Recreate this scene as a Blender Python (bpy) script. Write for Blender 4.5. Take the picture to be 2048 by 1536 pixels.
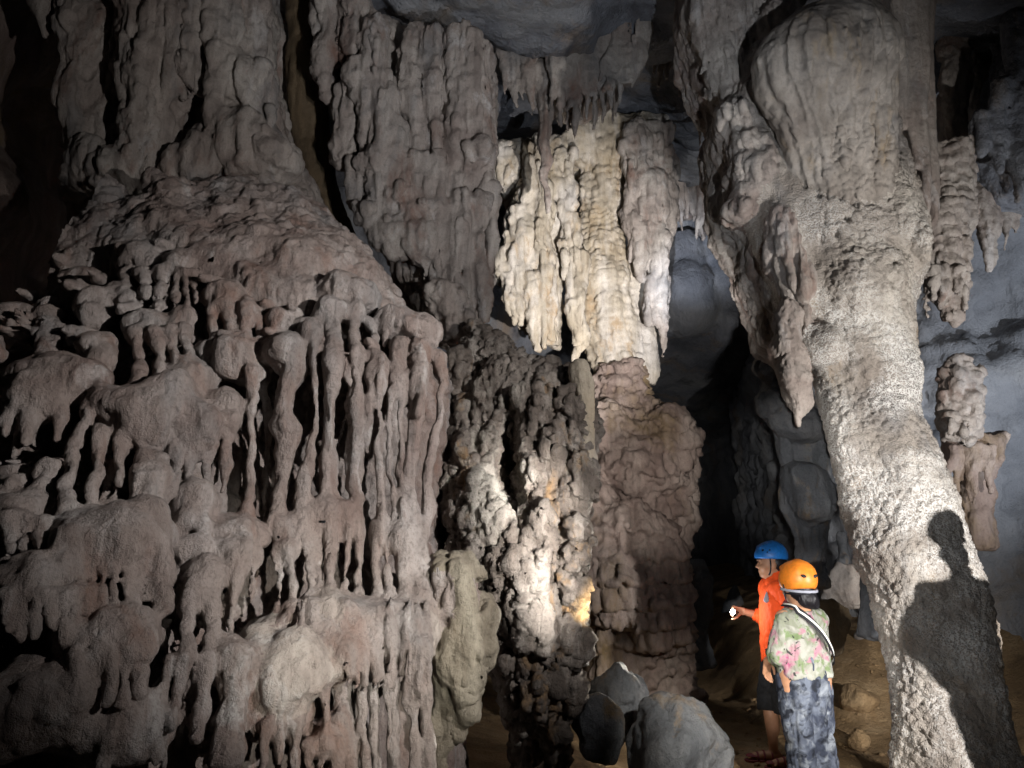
import bpy, math, random, time
import numpy as np
from mathutils import Vector, Matrix

T0 = time.time()
for o in list(bpy.data.objects):
    bpy.data.objects.remove(o)
scene = bpy.context.scene
COL = scene.collection

# ------------------------------------------------------------------ camera
CAM = np.array((0.0, 0.0, 1.55))
PITCH = math.radians(13.0)
FPX = 1547.0                       # focal length in pixels of a 2048 wide picture
cam_data = bpy.data.cameras.new('camera')
cam_data.sensor_width = 36.0
cam_data.lens = 36.0 * FPX / 2048.0
cam_data.clip_start = 0.05
cam_data.clip_end = 200.0
cam = bpy.data.objects.new('camera', cam_data)
COL.objects.link(cam)
cam.location = CAM
cam.rotation_euler = (math.pi / 2 + PITCH, 0, 0)
scene.camera = cam

# ------------------------------------------------------------------ world: no daylight reaches the cave
world = bpy.data.worlds.new('World')
scene.world = world
world.use_nodes = True
bg = world.node_tree.nodes['Background']
bg.inputs['Color'].default_value = (0.55, 0.6, 0.75, 1)
bg.inputs['Strength'].default_value = 0.0025

def P(px, py, Y):
    """world point seen at pixel (px, py) of the 2048 x 1536 picture, Y metres ahead of the camera"""
    u = (px - 1024.0) / FPX
    v = (768.0 - py) / FPX
    dy = math.cos(PITCH) - v * math.sin(PITCH)
    dz = math.sin(PITCH) + v * math.cos(PITCH)
    t = Y / dy
    return np.array((u * t, Y, CAM[2] + dz * t))

def MPP(px, py, Y):
    v = (768.0 - py) / FPX
    return Y / (math.cos(PITCH) - v * math.sin(PITCH)) / FPX

# ------------------------------------------------------------------ lamps: cavers' headlamps and torches, plus added fill spots
def spot(name, loc, target, watts, cone, blend=0.5, color=(1, 1, 1), radius=0.02):
    ld = bpy.data.lights.new(name, 'SPOT')
    ld.energy = watts
    ld.spot_size = math.radians(cone)
    ld.spot_blend = blend
    ld.color = color
    ld.shadow_soft_size = radius
    ob = bpy.data.objects.new(name, ld)
    COL.objects.link(ob)
    ob.location = loc
    d = Vector(tuple(target)) - Vector(tuple(loc))
    ob.rotation_euler = d.to_track_quat('-Z', 'Y').to_euler()
    return ob

COOL = (0.95, 0.97, 1.0)
WARM = (1.0, 0.9, 0.72)
# lamp of the caver just outside the picture on the right: lights the leaning column
spot('headlamp_right', (3.6, 2.2, 1.25), P(1830, 980, 5.3), 900, 98, 0.75, (1.0, 0.97, 0.94), 0.04).scale = (0.6, 1, 1)
# added fill at the camera: softens the shadow on the leaning column
spot('camera_fill', (0.06, 0.0, 1.62), P(1900, 1050, 5.3), 230, 34, 1.0, (0.95, 0.97, 1.0), 0.01)
# added fill spots on the two people from the left, and on the path
spot('people_fill', (-0.55, 0.1, 1.6), P(1600, 1280, 5.8), 1150, 14, 0.7, (1.0, 0.97, 0.93), 0.03)
spot('path_fill', (1.5, 1.7, 2.1), P(1500, 1500, 5.2), 950, 32, 0.8, (1.0, 0.95, 0.86), 0.03)
# unseen spots turned to the flowstone on the left: one raised to rake it
spot('mound_spot', (2.6, 1.2, 2.9), P(830, 890, 3.9), 1100, 53, 1.0, (1.0, 0.97, 0.95), 0.025)
spot('upper_fill', (1.6, 0.6, 2.0), P(620, 170, 6.0), 520, 44, 1.0, (1.0, 0.97, 0.96), 0.03)  # added soft fill for the upper column and the curtain
spot('skirt_fill', (1.5, 0.4, 1.3), P(730, 1290, 3.6), 520, 24, 1.0, (1.0, 0.98, 0.88), 0.02)  # added fill low on the pale skirt
# headlamp beam aimed up at the pale column at the back
spot('headlamp_beam', (1.4, 3.6, 1.9), P(1155, 560, 8.6), 2700, 38, 1.0, (1.0, 0.97, 0.95), 0.02)
spot('base_fill', (0.95, 2.4, 1.9), P(1290, 920, 8.3), 850, 24, 1.0, (1.0, 0.95, 0.9), 0.03)  # added fill that lifts the terraced base
spot('back_fill', (0.3, 0.6, 1.7), P(1600, 930, 6.8), 800, 13, 1.0, (1.0, 0.97, 0.93), 0.03)  # added fill for the grey column behind
# torch beams on the foot and the edge of the rough middle column
spot('torch_beam', (1.9, 1.0, 1.0), P(1080, 1075, 4.5), 3600, 19, 0.95, (1.0, 0.97, 0.92), 0.02).scale = (0.5, 1, 1)
spot('torch_beam_edge', (2.3, 2.4, 1.25), P(1148, 1200, 4.7), 4200, 6, 0.9, (1.0, 0.72, 0.36), 0.02)
# beam on the back wall
spot('wall_beam', (0.5, 3.0, 1.6), P(1400, 490, 12.3), 3800, 12, 1.0, (0.78, 0.86, 1.0), 0.02)
# added beam that rakes and brightens the scalloped wall at the right
spot('right_wall_fill', (5.4, 4.2, 1.1), P(1960, 640, 7.7), 620, 70, 1.0, (0.85, 0.91, 1.0), 0.02)
# added fill turned up to the ceiling
spot('ceiling_fill', (1.3, 1.2, 1.75), P(1100, 40, 7.0), 560, 60, 1.0, (0.86, 0.92, 1.0), 0.03)

scene.view_settings.view_transform = 'Standard'
scene.view_settings.look = 'None'
scene.view_settings.exposure = 0.0
scene.view_settings.gamma = 1.0
scene.view_settings.use_curve_mapping = False
scene.cycles.max_bounces = 4
scene.cycles.diffuse_bounces = 2
scene.cycles.use_adaptive_sampling = True
scene.cycles.adaptive_threshold = 0.025
scene.cycles.use_denoising = True

# ------------------------------------------------------------------ noise
_r = np.random.RandomState(7)
PERM = np.concatenate([_r.permutation(256)] * 3).astype(np.int32)
VAL = _r.uniform(-1, 1, 256).astype(np.float32)

def vn(p):
    fl = np.floor(p)
    f = (p - fl).astype(np.float32)
    i = fl.astype(np.int32) & 255
    u = f * f * f * (f * (f * 6 - 15) + 10)
    x0, y0, z0 = i[:, 0], i[:, 1], i[:, 2]
    ux, uy, uz = u[:, 0], u[:, 1], u[:, 2]
    a0 = PERM[x0]; a1 = PERM[x0 + 1]
    b00 = PERM[a0 + y0]; b10 = PERM[a1 + y0]; b01 = PERM[a0 + y0 + 1]; b11 = PERM[a1 + y0 + 1]
    def c(b, dz): return VAL[PERM[b + z0 + dz]]
    def l(a, b, t): return a + (b - a) * t
    lo = l(l(c(b00, 0), c(b10, 0), ux), l(c(b01, 0), c(b11, 0), ux), uy)
    hi = l(l(c(b00, 1), c(b10, 1), ux), l(c(b01, 1), c(b11, 1), ux), uy)
    return l(lo, hi, uz)

ROT = np.array(((0.36, 0.48, -0.8), (-0.8, 0.6, 0.0), (0.48, 0.64, 0.6)))

def fbm(p, octv=4, gain=0.5):
    s = 0; a = 1.0; q = np.asarray(p, dtype=np.float64)
    for o in range(octv):
        s = s + a * vn(q + 17.3 * o)
        q = (q @ ROT.T) * 2.03
        a *= gain
    return s

def worley(p, seed=0):
    fl = np.floor(p).astype(np.int32)
    f = (p - fl).astype(np.float32)
    best = np.full(len(p), 9.0, np.float32)
    bid = np.zeros(len(p), np.int32)
    V2 = (VAL * 0.5 + 0.5)
    for dx in (-1, 0, 1):
        for dy in (-1, 0, 1):
            for dz in (-1, 0, 1):
                h = PERM[PERM[PERM[(fl[:, 0] + dx) & 255] + ((fl[:, 1] + dy) & 255)] + ((fl[:, 2] + dz) & 255)]
                h = (h + seed) & 255
                ox = V2[h]; oy = V2[PERM[h]]; oz = V2[PERM[h + 37]]
                d = (dx + ox - f[:, 0]) ** 2 + (dy + oy - f[:, 1]) ** 2 + (dz + oz - f[:, 2]) ** 2
                m = d < best
                best = np.where(m, d, best)
                bid = np.where(m, h, bid)
    return np.sqrt(best), V2[PERM[bid + 91]]

# ------------------------------------------------------------------ surface from a signed distance grid (surface nets)
def nets(D):
    D[0] = D[-1] = 1; D[:, 0] = D[:, -1] = 1; D[:, :, 0] = D[:, :, -1] = 1
    s = D < 0
    nx, ny, nz = D.shape
    c = np.zeros((nx - 1, ny - 1, nz - 1), np.int8)
    for a in (0, 1):
        for b in (0, 1):
            for e in (0, 1):
                c += s[a:nx - 1 + a, b:ny - 1 + b, e:nz - 1 + e]
    act = np.flatnonzero((c.ravel() > 0) & (c.ravel() < 8))
    del c
    vid = np.full((nx - 1) * (ny - 1) * (nz - 1), -1, np.int32)
    vid[act] = np.arange(len(act), dtype=np.int32)
    i, j, k = np.unravel_index(act, (nx - 1, ny - 1, nz - 1))
    pos = np.zeros((len(act), 3), np.float32)
    cnt = np.zeros(len(act), np.float32)
    corners = {}
    for a in (0, 1):
        for b in (0, 1):
            for e in (0, 1):
                corners[(a, b, e)] = D[i + a, j + b, k + e]
    for ax in range(3):
        o1, o2 = [q for q in range(3) if q != ax]
        for a in (0, 1):
            for b in (0, 1):
                p0 = [0, 0, 0]; p0[o1] = a; p0[o2] = b
                p1 = list(p0); p1[ax] = 1
                da = corners[tuple(p0)]; db = corners[tuple(p1)]
                m = (da < 0) != (db < 0)
                t = np.where(m, da / np.where(m, da - db, 1), 0)
                for q in range(3):
                    pos[:, q] += m * (p0[q] + (t if q == ax else 0))
                cnt += m
    pos /= cnt[:, None]
    pos += np.stack((i, j, k), 1)
    vid = vid.reshape(nx - 1, ny - 1, nz - 1)
    quads = []
    for ax in range(3):
        sl0 = [slice(1, -1)] * 3; sl1 = [slice(1, -1)] * 3
        sl0[ax] = slice(0, -1); sl1[ax] = slice(1, None)
        A = s[tuple(sl0)]; B = s[tuple(sl1)]
        idx = np.argwhere(A != B)
        if not len(idx): continue
        start = A[tuple(idx.T)]
        off = [1, 1, 1]; off[ax] = 0
        idx = idx + np.array(off)
        o1, o2 = (ax + 1) % 3, (ax + 2) % 3
        def cell(d1, d2):
            q = idx.copy(); q[:, o1] += d1; q[:, o2] += d2
            return vid[q[:, 0], q[:, 1], q[:, 2]]
        q = np.stack((cell(-1, -1), cell(0, -1), cell(0, 0), cell(-1, 0)), 1)
        q[~start] = q[~start][:, ::-1]
        quads.append(q)
    return pos, np.concatenate(quads)

def vnormals(V, Q):
    a = V[Q[:, 2]] - V[Q[:, 0]]; b = V[Q[:, 3]] - V[Q[:, 1]]
    n = np.cross(a, b)
    N = np.zeros_like(V)
    for q in range(3):
        w = np.zeros(len(V))
        for c in range(4):
            w += np.bincount(Q[:, c], weights=n[:, q], minlength=len(V))
        N[:, q] = w
    return N / np.maximum(np.linalg.norm(N, axis=1), 1e-12)[:, None]

def smin(a, b, k):
    h = np.maximum(k - np.abs(a - b), 0)
    return np.minimum(a, b) - h * h * (0.25 / k)

def smax(a, b, k):
    return -smin(-a, -b, k)

class Form:
    """a solid made of smoothly united primitives; every primitive carries the id of the part it belongs to"""
    def __init__(self, h):
        self.h = np.array((h, h, h) if np.isscalar(h) else h, dtype=float)
        self.prims = []
        self.parts = {0: ('body', None)}
        self.cur = 0

    def part(self, name, parent=None):
        i = len(self.parts)
        self.parts[i] = (name, parent)
        self.cur = i
        return i

    def add(self, lo, hi, fn, k=0.03, op='u'):
        self.prims.append((np.array(lo, float), np.array(hi, float), fn, k, self.cur, op))

    def chain(self, pts, rad, k=0.03, sx=1.0, sy=1.0, op='u'):
        pts = np.asarray(pts, float); rad = np.asarray(rad, float)
        m = rad.max() * max(1, 1 / min(sx, sy))
        def fn(X, Y, Z):
            best = None
            for a, b, ra, rb in zip(pts[:-1], pts[1:], rad[:-1], rad[1:]):
                ax, ay, az = (X - a[0]) * sx, (Y - a[1]) * sy, Z - a[2]
                d = (b - a) * np.array((sx, sy, 1.0))
                t = np.clip((ax * d[0] + ay * d[1] + az * d[2]) / (d @ d + 1e-9), 0, 1)
                dist = np.sqrt((ax - t * d[0]) ** 2 + (ay - t * d[1]) ** 2 + (az - t * d[2]) ** 2) - (ra + (rb - ra) * t)
                best = dist if best is None else np.minimum(best, dist)
            return best
        self.add(pts.min(0) - m, pts.max(0) + m, fn, k, op)

    def ell(self, c, r, k=0.03, op='u', rz=0.0):
        c = np.asarray(c, float); r = np.asarray(r, float)
        cs, sn = math.cos(rz), math.sin(rz)
        m = r.copy()
        if rz: m[:2] = max(r[0], r[1])
        def fn(X, Y, Z):
            x = X - c[0]; y = Y - c[1]
            if rz: x, y = x * cs + y * sn, -x * sn + y * cs
            x = x / r[0]; y = y / r[1]; z = (Z - c[2]) / r[2]
            k0 = np.sqrt(x * x + y * y + z * z) + 1e-6
            k1 = np.sqrt((x / r[0]) ** 2 + (y / r[1]) ** 2 + (z / r[2]) ** 2) + 1e-6
            return k0 * (k0 - 1) / k1
        self.add(c - m, c + m, fn, k, op)

    def slab(self, poly, S, yb, k=0.2, ku=0.05, steep=0.75):
        """outline poly (x, z); front surface y = S(x, z) or a number; back at yb; edges rounded by k"""
        poly = np.asarray(poly, float)
        ymin = S if np.isscalar(S) else S.ymin
        def fn(X, Y, Z):
            d2 = poly_sdf(poly, X[:, 0, :], Z[0, :, :] if Z.shape[0] == 1 else Z[:, 0, :])
            front = (S if np.isscalar(S) else S(X[:, 0, :], Z[0, :, :])[:, None, :]) - Y
            return smax(smax(front * (1 if np.isscalar(S) else steep), d2[:, None, :], k), Y - yb, k)
        lo = (poly[:, 0].min(), ymin - 0.1, poly[:, 1].min()); hi = (poly[:, 0].max(), yb, poly[:, 1].max())
        self.add(lo, hi, fn, ku)

    def prof(self, rows, k=0.05, kc=0.06, pw=2.0):
        """upright body of elliptic sections: rows of (z, cx, cy, rx, ry)"""
        rows = np.asarray(sorted(rows), float)
        z = rows[:, 0]
        zz = np.linspace(z[0], z[-1], 200)
        cols = []
        for c in range(1, 5):
            v = np.interp(zz, z, rows[:, c])
            v = np.convolve(np.pad(v, 4, 'edge'), np.ones(9) / 9, 'valid')
            cols.append(v)
        def fn(X, Y, Z):
            zf = Z
            cx, cy, rx, ry = (np.interp(zf, zz, c) for c in cols)
            q = (np.abs((X - cx) / rx) ** pw + np.abs((Y - cy) / ry) ** pw) ** (1 / pw)
            d = (q - 1) * np.minimum(rx, ry)
            return smax(d, np.maximum(z[0] - Z, Z - z[-1]), kc)
        R = max(rows[:, 3].max(), rows[:, 4].max())
        lo = ((rows[:, 1] - rows[:, 3]).min(), (rows[:, 2] - rows[:, 4]).min(), z[0])
        hi = ((rows[:, 1] + rows[:, 3]).max(), (rows[:, 2] + rows[:, 4]).max(), z[-1])
        self.add(lo, hi, fn, k)

    def mesh(self, lo=None, hi=None):
        h = self.h
        L = np.min([p[0] for p in self.prims if p[5] == 'u'], 0) - 3 * h
        H = np.max([p[1] for p in self.prims if p[5] == 'u'], 0) + 3 * h
        if lo is not None: L = np.maximum(L, lo)
        if hi is not None: H = np.minimum(H, hi)
        n = np.maximum(np.ceil((H - L) / h).astype(int) + 1, 4)
        ax = [(L[q] + h[q] * np.arange(n[q])).astype(np.float32) for q in range(3)]
        D = np.full(n, 0.5, np.float32)
        ID = np.zeros(n, np.int16)
        for plo, phi, fn, k, pid, op in self.prims:
            a = np.clip(((plo - k - L) / h).astype(int) - 2, 0, n)
            b = np.clip(((phi + k - L) / h).astype(int) + 4, 0, n)
            if (b - a).min() < 2: continue
            sl = tuple(slice(a[q], b[q]) for q in range(3))
            X = ax[0][sl[0]][:, None, None]; Y = ax[1][sl[1]][None, :, None]; Z = ax[2][sl[2]][None, None, :]
            d = fn(X, Y, Z).astype(np.float32)
            cur = D[sl]
            if op == 'u':
                ID[sl][d < cur] = pid
                D[sl] = smin(cur, d, k) if k > 0 else np.minimum(cur, d)
            elif op == 's':
                D[sl] = smax(cur, -d, k)
            else:
                D[sl] = smax(cur, d, k)
        pos, Q = nets(D)
        ii = np.clip(np.rint(pos).astype(int), 0, n - 1)
        vid = ID[ii[:, 0], ii[:, 1], ii[:, 2]]
        return (pos * h + L).astype(np.float64), Q, vid

def poly_sdf(poly, X, Z):
    X, Z = np.broadcast_arrays(X, Z)
    d = np.full(X.shape, 1e9)
    ins = np.zeros(X.shape, bool)
    n = len(poly)
    for i in range(n):
        a = poly[i]; b = poly[(i + 1) % n]
        e = b - a
        wx = X - a[0]; wz = Z - a[1]
        t = np.clip((wx * e[0] + wz * e[1]) / (e @ e + 1e-12), 0, 1)
        d = np.minimum(d, (wx - t * e[0]) ** 2 + (wz - t * e[1]) ** 2)
        c = ((a[1] <= Z) & (b[1] > Z)) | ((b[1] <= Z) & (a[1] > Z))
        with np.errstate(divide='ignore', invalid='ignore'):
            xi = a[0] + (Z - a[1]) * e[0] / (e[1] if abs(e[1]) > 1e-12 else 1e-12)
        ins ^= c & (X < xi)
    d = np.sqrt(d)
    return np.where(ins, -d, d)

class RBF:
    """smooth surface through scattered heights"""
    def __init__(self, pts, vals, smooth=0.02):
        self.p = np.asarray(pts, float); v = np.asarray(vals, float)
        n = len(v)
        A = self.ker(self.p[:, None, :] - self.p[None]) + smooth * np.eye(n)
        M = np.zeros((n + 3, n + 3))
        M[:n, :n] = A
        M[:n, n] = 1; M[:n, n + 1:] = self.p
        M[n:, :n] = M[:n, n:].T
        self.w = np.linalg.solve(M, np.concatenate((v, (0, 0, 0))))
        self.ymin = v.min() - 0.1
        self.vmax = v.max() + 0.3
    @staticmethod
    def ker(d):
        r2 = (d ** 2).sum(-1)
        return 0.5 * r2 * np.log(r2 + 1e-9)
    def __call__(self, X, Z):
        X, Z = np.broadcast_arrays(X, Z)
        s = self.w[-3] + self.w[-2] * X + self.w[-1] * Z
        for p, w in zip(self.p, self.w):
            r2 = (X - p[0]) ** 2 + (Z - p[1]) ** 2
            s = s + w * 0.5 * r2 * np.log(r2 + 1e-9)
        return np.clip(s, self.ymin, self.vmax)

# ------------------------------------------------------------------ relief: every function moves the points of a surface
def d_warp(amp, wl, seed=0):
    def f(p, n):
        q = p / wl + seed * 3.7
        return p + amp * np.stack((vn(q), vn(q + 31.7), vn(q + 63.1)), 1)
    return f

def d_flute(amp, wh, wv, seed=0, pw=0.6, warp=0.35):
    def f(p, n):
        q = p / np.array((wh, wh, wv)) + seed * 5.3
        q = q + warp * np.stack((vn(q * 0.7 + 9), vn(q * 0.7 + 40), 0 * p[:, 0]), 1)
        g = np.abs(vn(q)) ** pw - 0.45
        return p + n * (amp * g * (1 - n[:, 2] ** 2))[:, None]
    return f

def d_rough(amp, wl, octv=4, seed=0, gain=0.5, stretch=(1, 1, 1)):
    def f(p, n):
        return p + n * (amp * fbm(p / wl / np.array(stretch) + seed * 7.9, octv, gain))[:, None]
    return f

def d_ridge(amp, wl, octv=3, seed=0, stretch=(1, 1, 1)):
    def f(p, n):
        s = 0; a = 1.0; q = p / wl / np.array(stretch) + seed * 4.1
        for o in range(octv):
            s = s + a * (np.abs(vn(q)) ** 0.7 - 0.35)
            q = (q @ ROT.T) * 2.1 + 5; a *= 0.5
        return p + n * (amp * s)[:, None]
    return f

def d_terr(amp, wl, jag=0.3, jw=0.05, seed=0, bend=0.6):
    def f(p, n):
        t = -p[:, 2] / wl + bend * vn(p / (wl * 2.5) * np.array((1, 1, 0.4)) + seed) + jag * vn(p / np.array((jw, jw, jw * 6)) + seed + 11)
        fr = t - np.floor(t)
        g = np.where(fr < 0.85, (fr / 0.85) ** 1.3, (1 - fr) / 0.15)
        return p + n * (amp * (g - 0.5) * (1 - n[:, 2] ** 2))[:, None]
    return f

def d_pop(amp, cell, seed=0, cut=0.62, mask=None, stretch=(1, 1, 1)):
    def f(p, n):
        d, r = worley(p / cell / np.array(stretch), seed)
        g = np.sqrt(np.maximum(0, 1 - (d / (cut * (0.6 + 0.6 * r))) ** 2)) * (0.4 + 0.9 * r)
        if mask is not None: g = g * mask(p)
        return p + n * (amp * g)[:, None]
    return f

# ------------------------------------------------------------------ meshes and objects
def new_mesh(name, V, Q, N=None, mat=None, smooth=True):
    me = bpy.data.meshes.new(name)
    me.vertices.add(len(V))
    me.vertices.foreach_set('co', np.ascontiguousarray(V, np.float32).ravel())
    me.loops.add(Q.size)
    me.loops.foreach_set('vertex_index', np.ascontiguousarray(Q, np.int32).ravel())
    me.polygons.add(len(Q))
    w = Q.shape[1]
    me.polygons.foreach_set('loop_start', np.arange(0, Q.size, w, dtype=np.int32))
    me.update(calc_edges=True)
    if smooth:
        me.shade_smooth()
    if N is not None:
        me.normals_split_custom_set_from_vertices(N.astype(np.float32))
    if mat is not None:
        me.materials.append(mat)
    return me

def link(name, data, parent=None, loc=(0, 0, 0)):
    o = bpy.data.objects.new(name, data)
    COL.objects.link(o)
    o.location = loc
    if parent is not None:
        o.parent = parent
    return o

def tag(o, label, cat, group=None):
    o['label'] = label
    o['category'] = cat
    o['kind'] = 'thing'
    if group: o['group'] = group
    return o

def blur(w, Q, it=3):
    for _ in range(it):
        m = w[Q].mean(1)
        s = np.zeros(len(w)); c = np.zeros(len(w))
        for j in range(4):
            s += np.bincount(Q[:, j], weights=m, minlength=len(w)); c += np.bincount(Q[:, j], minlength=len(w))
        w = s / np.maximum(c, 1)
    return w

def relief(V, Q, disp, names=None):
    """disp holds functions, or (function, {part names}) to keep a relief to some parts"""
    for f in disp:
        n = vnormals(V, Q)
        if isinstance(f, tuple):
            inc = f[1]
            w = np.array([(nm not in inc[1:]) if inc and inc[0] == '!' else (nm in inc) for nm in names[0]], float)[names[1]]
            V = V + (f[0](V, n) - V) * blur(w, Q)[:, None]
        else:
            V = f(V, n)
    return V

def split_islands(form, Q, fid, small):
    """every part is one connected piece: crumbs join a neighbour, larger separate pieces become parts of their own"""
    n = len(Q)
    nv = int(Q.max()) + 1
    e = np.concatenate([np.stack((Q[:, a], Q[:, (a + 1) % 4]), 1) for a in range(4)]).astype(np.int64)
    e.sort(axis=1)
    key = e[:, 0] * nv + e[:, 1]
    order = np.argsort(key)
    same = np.flatnonzero(key[order][1:] == key[order][:-1])
    fa = order[same] % n; fb = order[same + 1] % n
    for turn in range(3):
        m = fid[fa] == fid[fb]
        a, b = fa[m], fb[m]
        lab = np.arange(n)
        for _ in range(60):
            old = lab
            g = lab[lab]
            lab = lab.copy()
            mn = np.minimum(g[a], g[b])
            np.minimum.at(lab, old[a], mn); np.minimum.at(lab, old[b], mn)
            np.minimum.at(lab, a, mn); np.minimum.at(lab, b, mn)
            lab = lab[lab]
            if (lab == old).all(): break
        u, inv, cnt = np.unique(lab, return_inverse=True, return_counts=True)
        big = {}
        for c in range(len(u)):
            p = int(fid[u[c]])
            if p not in big or cnt[c] > cnt[big[p]]: big[p] = c
        main = np.array([big[int(fid[u[c]])] == c for c in range(len(u))])
        bad = (cnt < small)[inv]
        if turn < 2 and bad.any():
            vown = np.full(nv, -1)
            for j in range(4): vown[Q[~bad, j]] = fid[~bad]
            cand = vown[Q].max(1)
            fid = np.where(bad & (cand >= 0), cand, fid)
            continue
        fid = np.where((~main & (cnt < 20))[inv], -1, fid)      # loose specks
        for c in np.flatnonzero(~main & (cnt >= 20)):
            nm, par = form.parts[int(fid[u[c]])]
            k = len(form.parts)
            form.parts[k] = (nm, par)
            fid[inv == c] = k
        break
    return fid

NTRI = [0]
def finish(form, name, label, cat, mat, disp=(), group=None, lo=None, hi=None, mats=None, minfaces=60, cull=None):
    t = time.time()
    V, Q, vid = form.mesh(lo, hi)
    V = relief(V, Q, disp, ([form.parts[i][0] for i in range(len(form.parts))], vid))
    N = vnormals(V, Q)
    if cull is not None:
        keep = ~cull(V[Q].mean(1), N[Q[:, 0]])
        Q = Q[keep]
    NTRI[0] += 2 * len(Q)
    base = np.array(((V[:, 0].min() + V[:, 0].max()) / 2, (V[:, 1].min() + V[:, 1].max()) / 2, V[:, 2].min()))
    fid = vid[Q[:, 0]].astype(int)
    used = {i: int(c) for i, c in enumerate(np.bincount(fid, minlength=len(form.parts)))}
    for i in list(used):                          # slivers join the body
        if i and 0 < used[i] < minfaces:
            fid[fid == i] = form.parts[i][1] or 0
    if len(form.parts) > 1: fid = split_islands(form, Q, fid, minfaces)
    ids = [i for i in sorted(form.parts) if (fid == i).any()]
    print('%-28s %7d quads %3d parts %.1fs' % (name, len(Q), len(ids), time.time() - t))
    if len(ids) == 1:
        o = link(name, new_mesh(name, V - base, Q, None, mat), None, base)
        return tag(o, label, cat, group)
    root = tag(link(name, None, None, base), label, cat, group)
    root.empty_display_size = 0.2
    obs = {}
    for i in ids:
        q = Q[fid == i]
        u, inv = np.unique(q, return_inverse=True)
        nm, par = form.parts[i]
        m = mat if not mats else mats.get(i, mats.get(nm, mat))
        me = new_mesh(nm, V[u] - base, inv.reshape(q.shape), N[u], m)
        obs[i] = link(nm, me, obs.get(par, root))
    return root

def pxpoly(pts, Y=None):
    out = []
    for p in pts:
        w = P(p[0], p[1], p[2] if len(p) > 2 else Y)
        out.append((w[0], w[2]))
    return out

def pxrows(rows, Y, ratio=0.7):
    out = []
    for r in rows:
        y = r[3] if len(r) > 3 else Y
        rt = r[4] if len(r) > 4 else ratio
        a = P(r[1], r[0], y); b = P(r[2], r[0], y)
        rx = (b[0] - a[0]) / 2
        out.append((a[2], (a[0] + b[0]) / 2, y, rx, rx * rt))
    return out

def pxchain(form, pts, k=0.03, **kw):
    """pts of (px, py, Y, width in px)"""
    form.chain([P(a, b, y) for a, b, y, w in pts], [MPP(a, b, y) * w / 2 for a, b, y, w in pts], k, **kw)

rnd = random.Random(11)

# ------------------------------------------------------------------ materials
def nodes_of(mat):
    nt = mat.node_tree
    return nt.nodes, nt.links

def ramp(nd, stops):
    el = nd.color_ramp.elements
    while len(el) > len(stops): el.remove(el[-1])
    while len(el) < len(stops): el.new(0.5)
    for e, (p, c) in zip(el, stops):
        e.position = p
        e.color = (*c, 1) if len(c) == 3 else c

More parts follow.
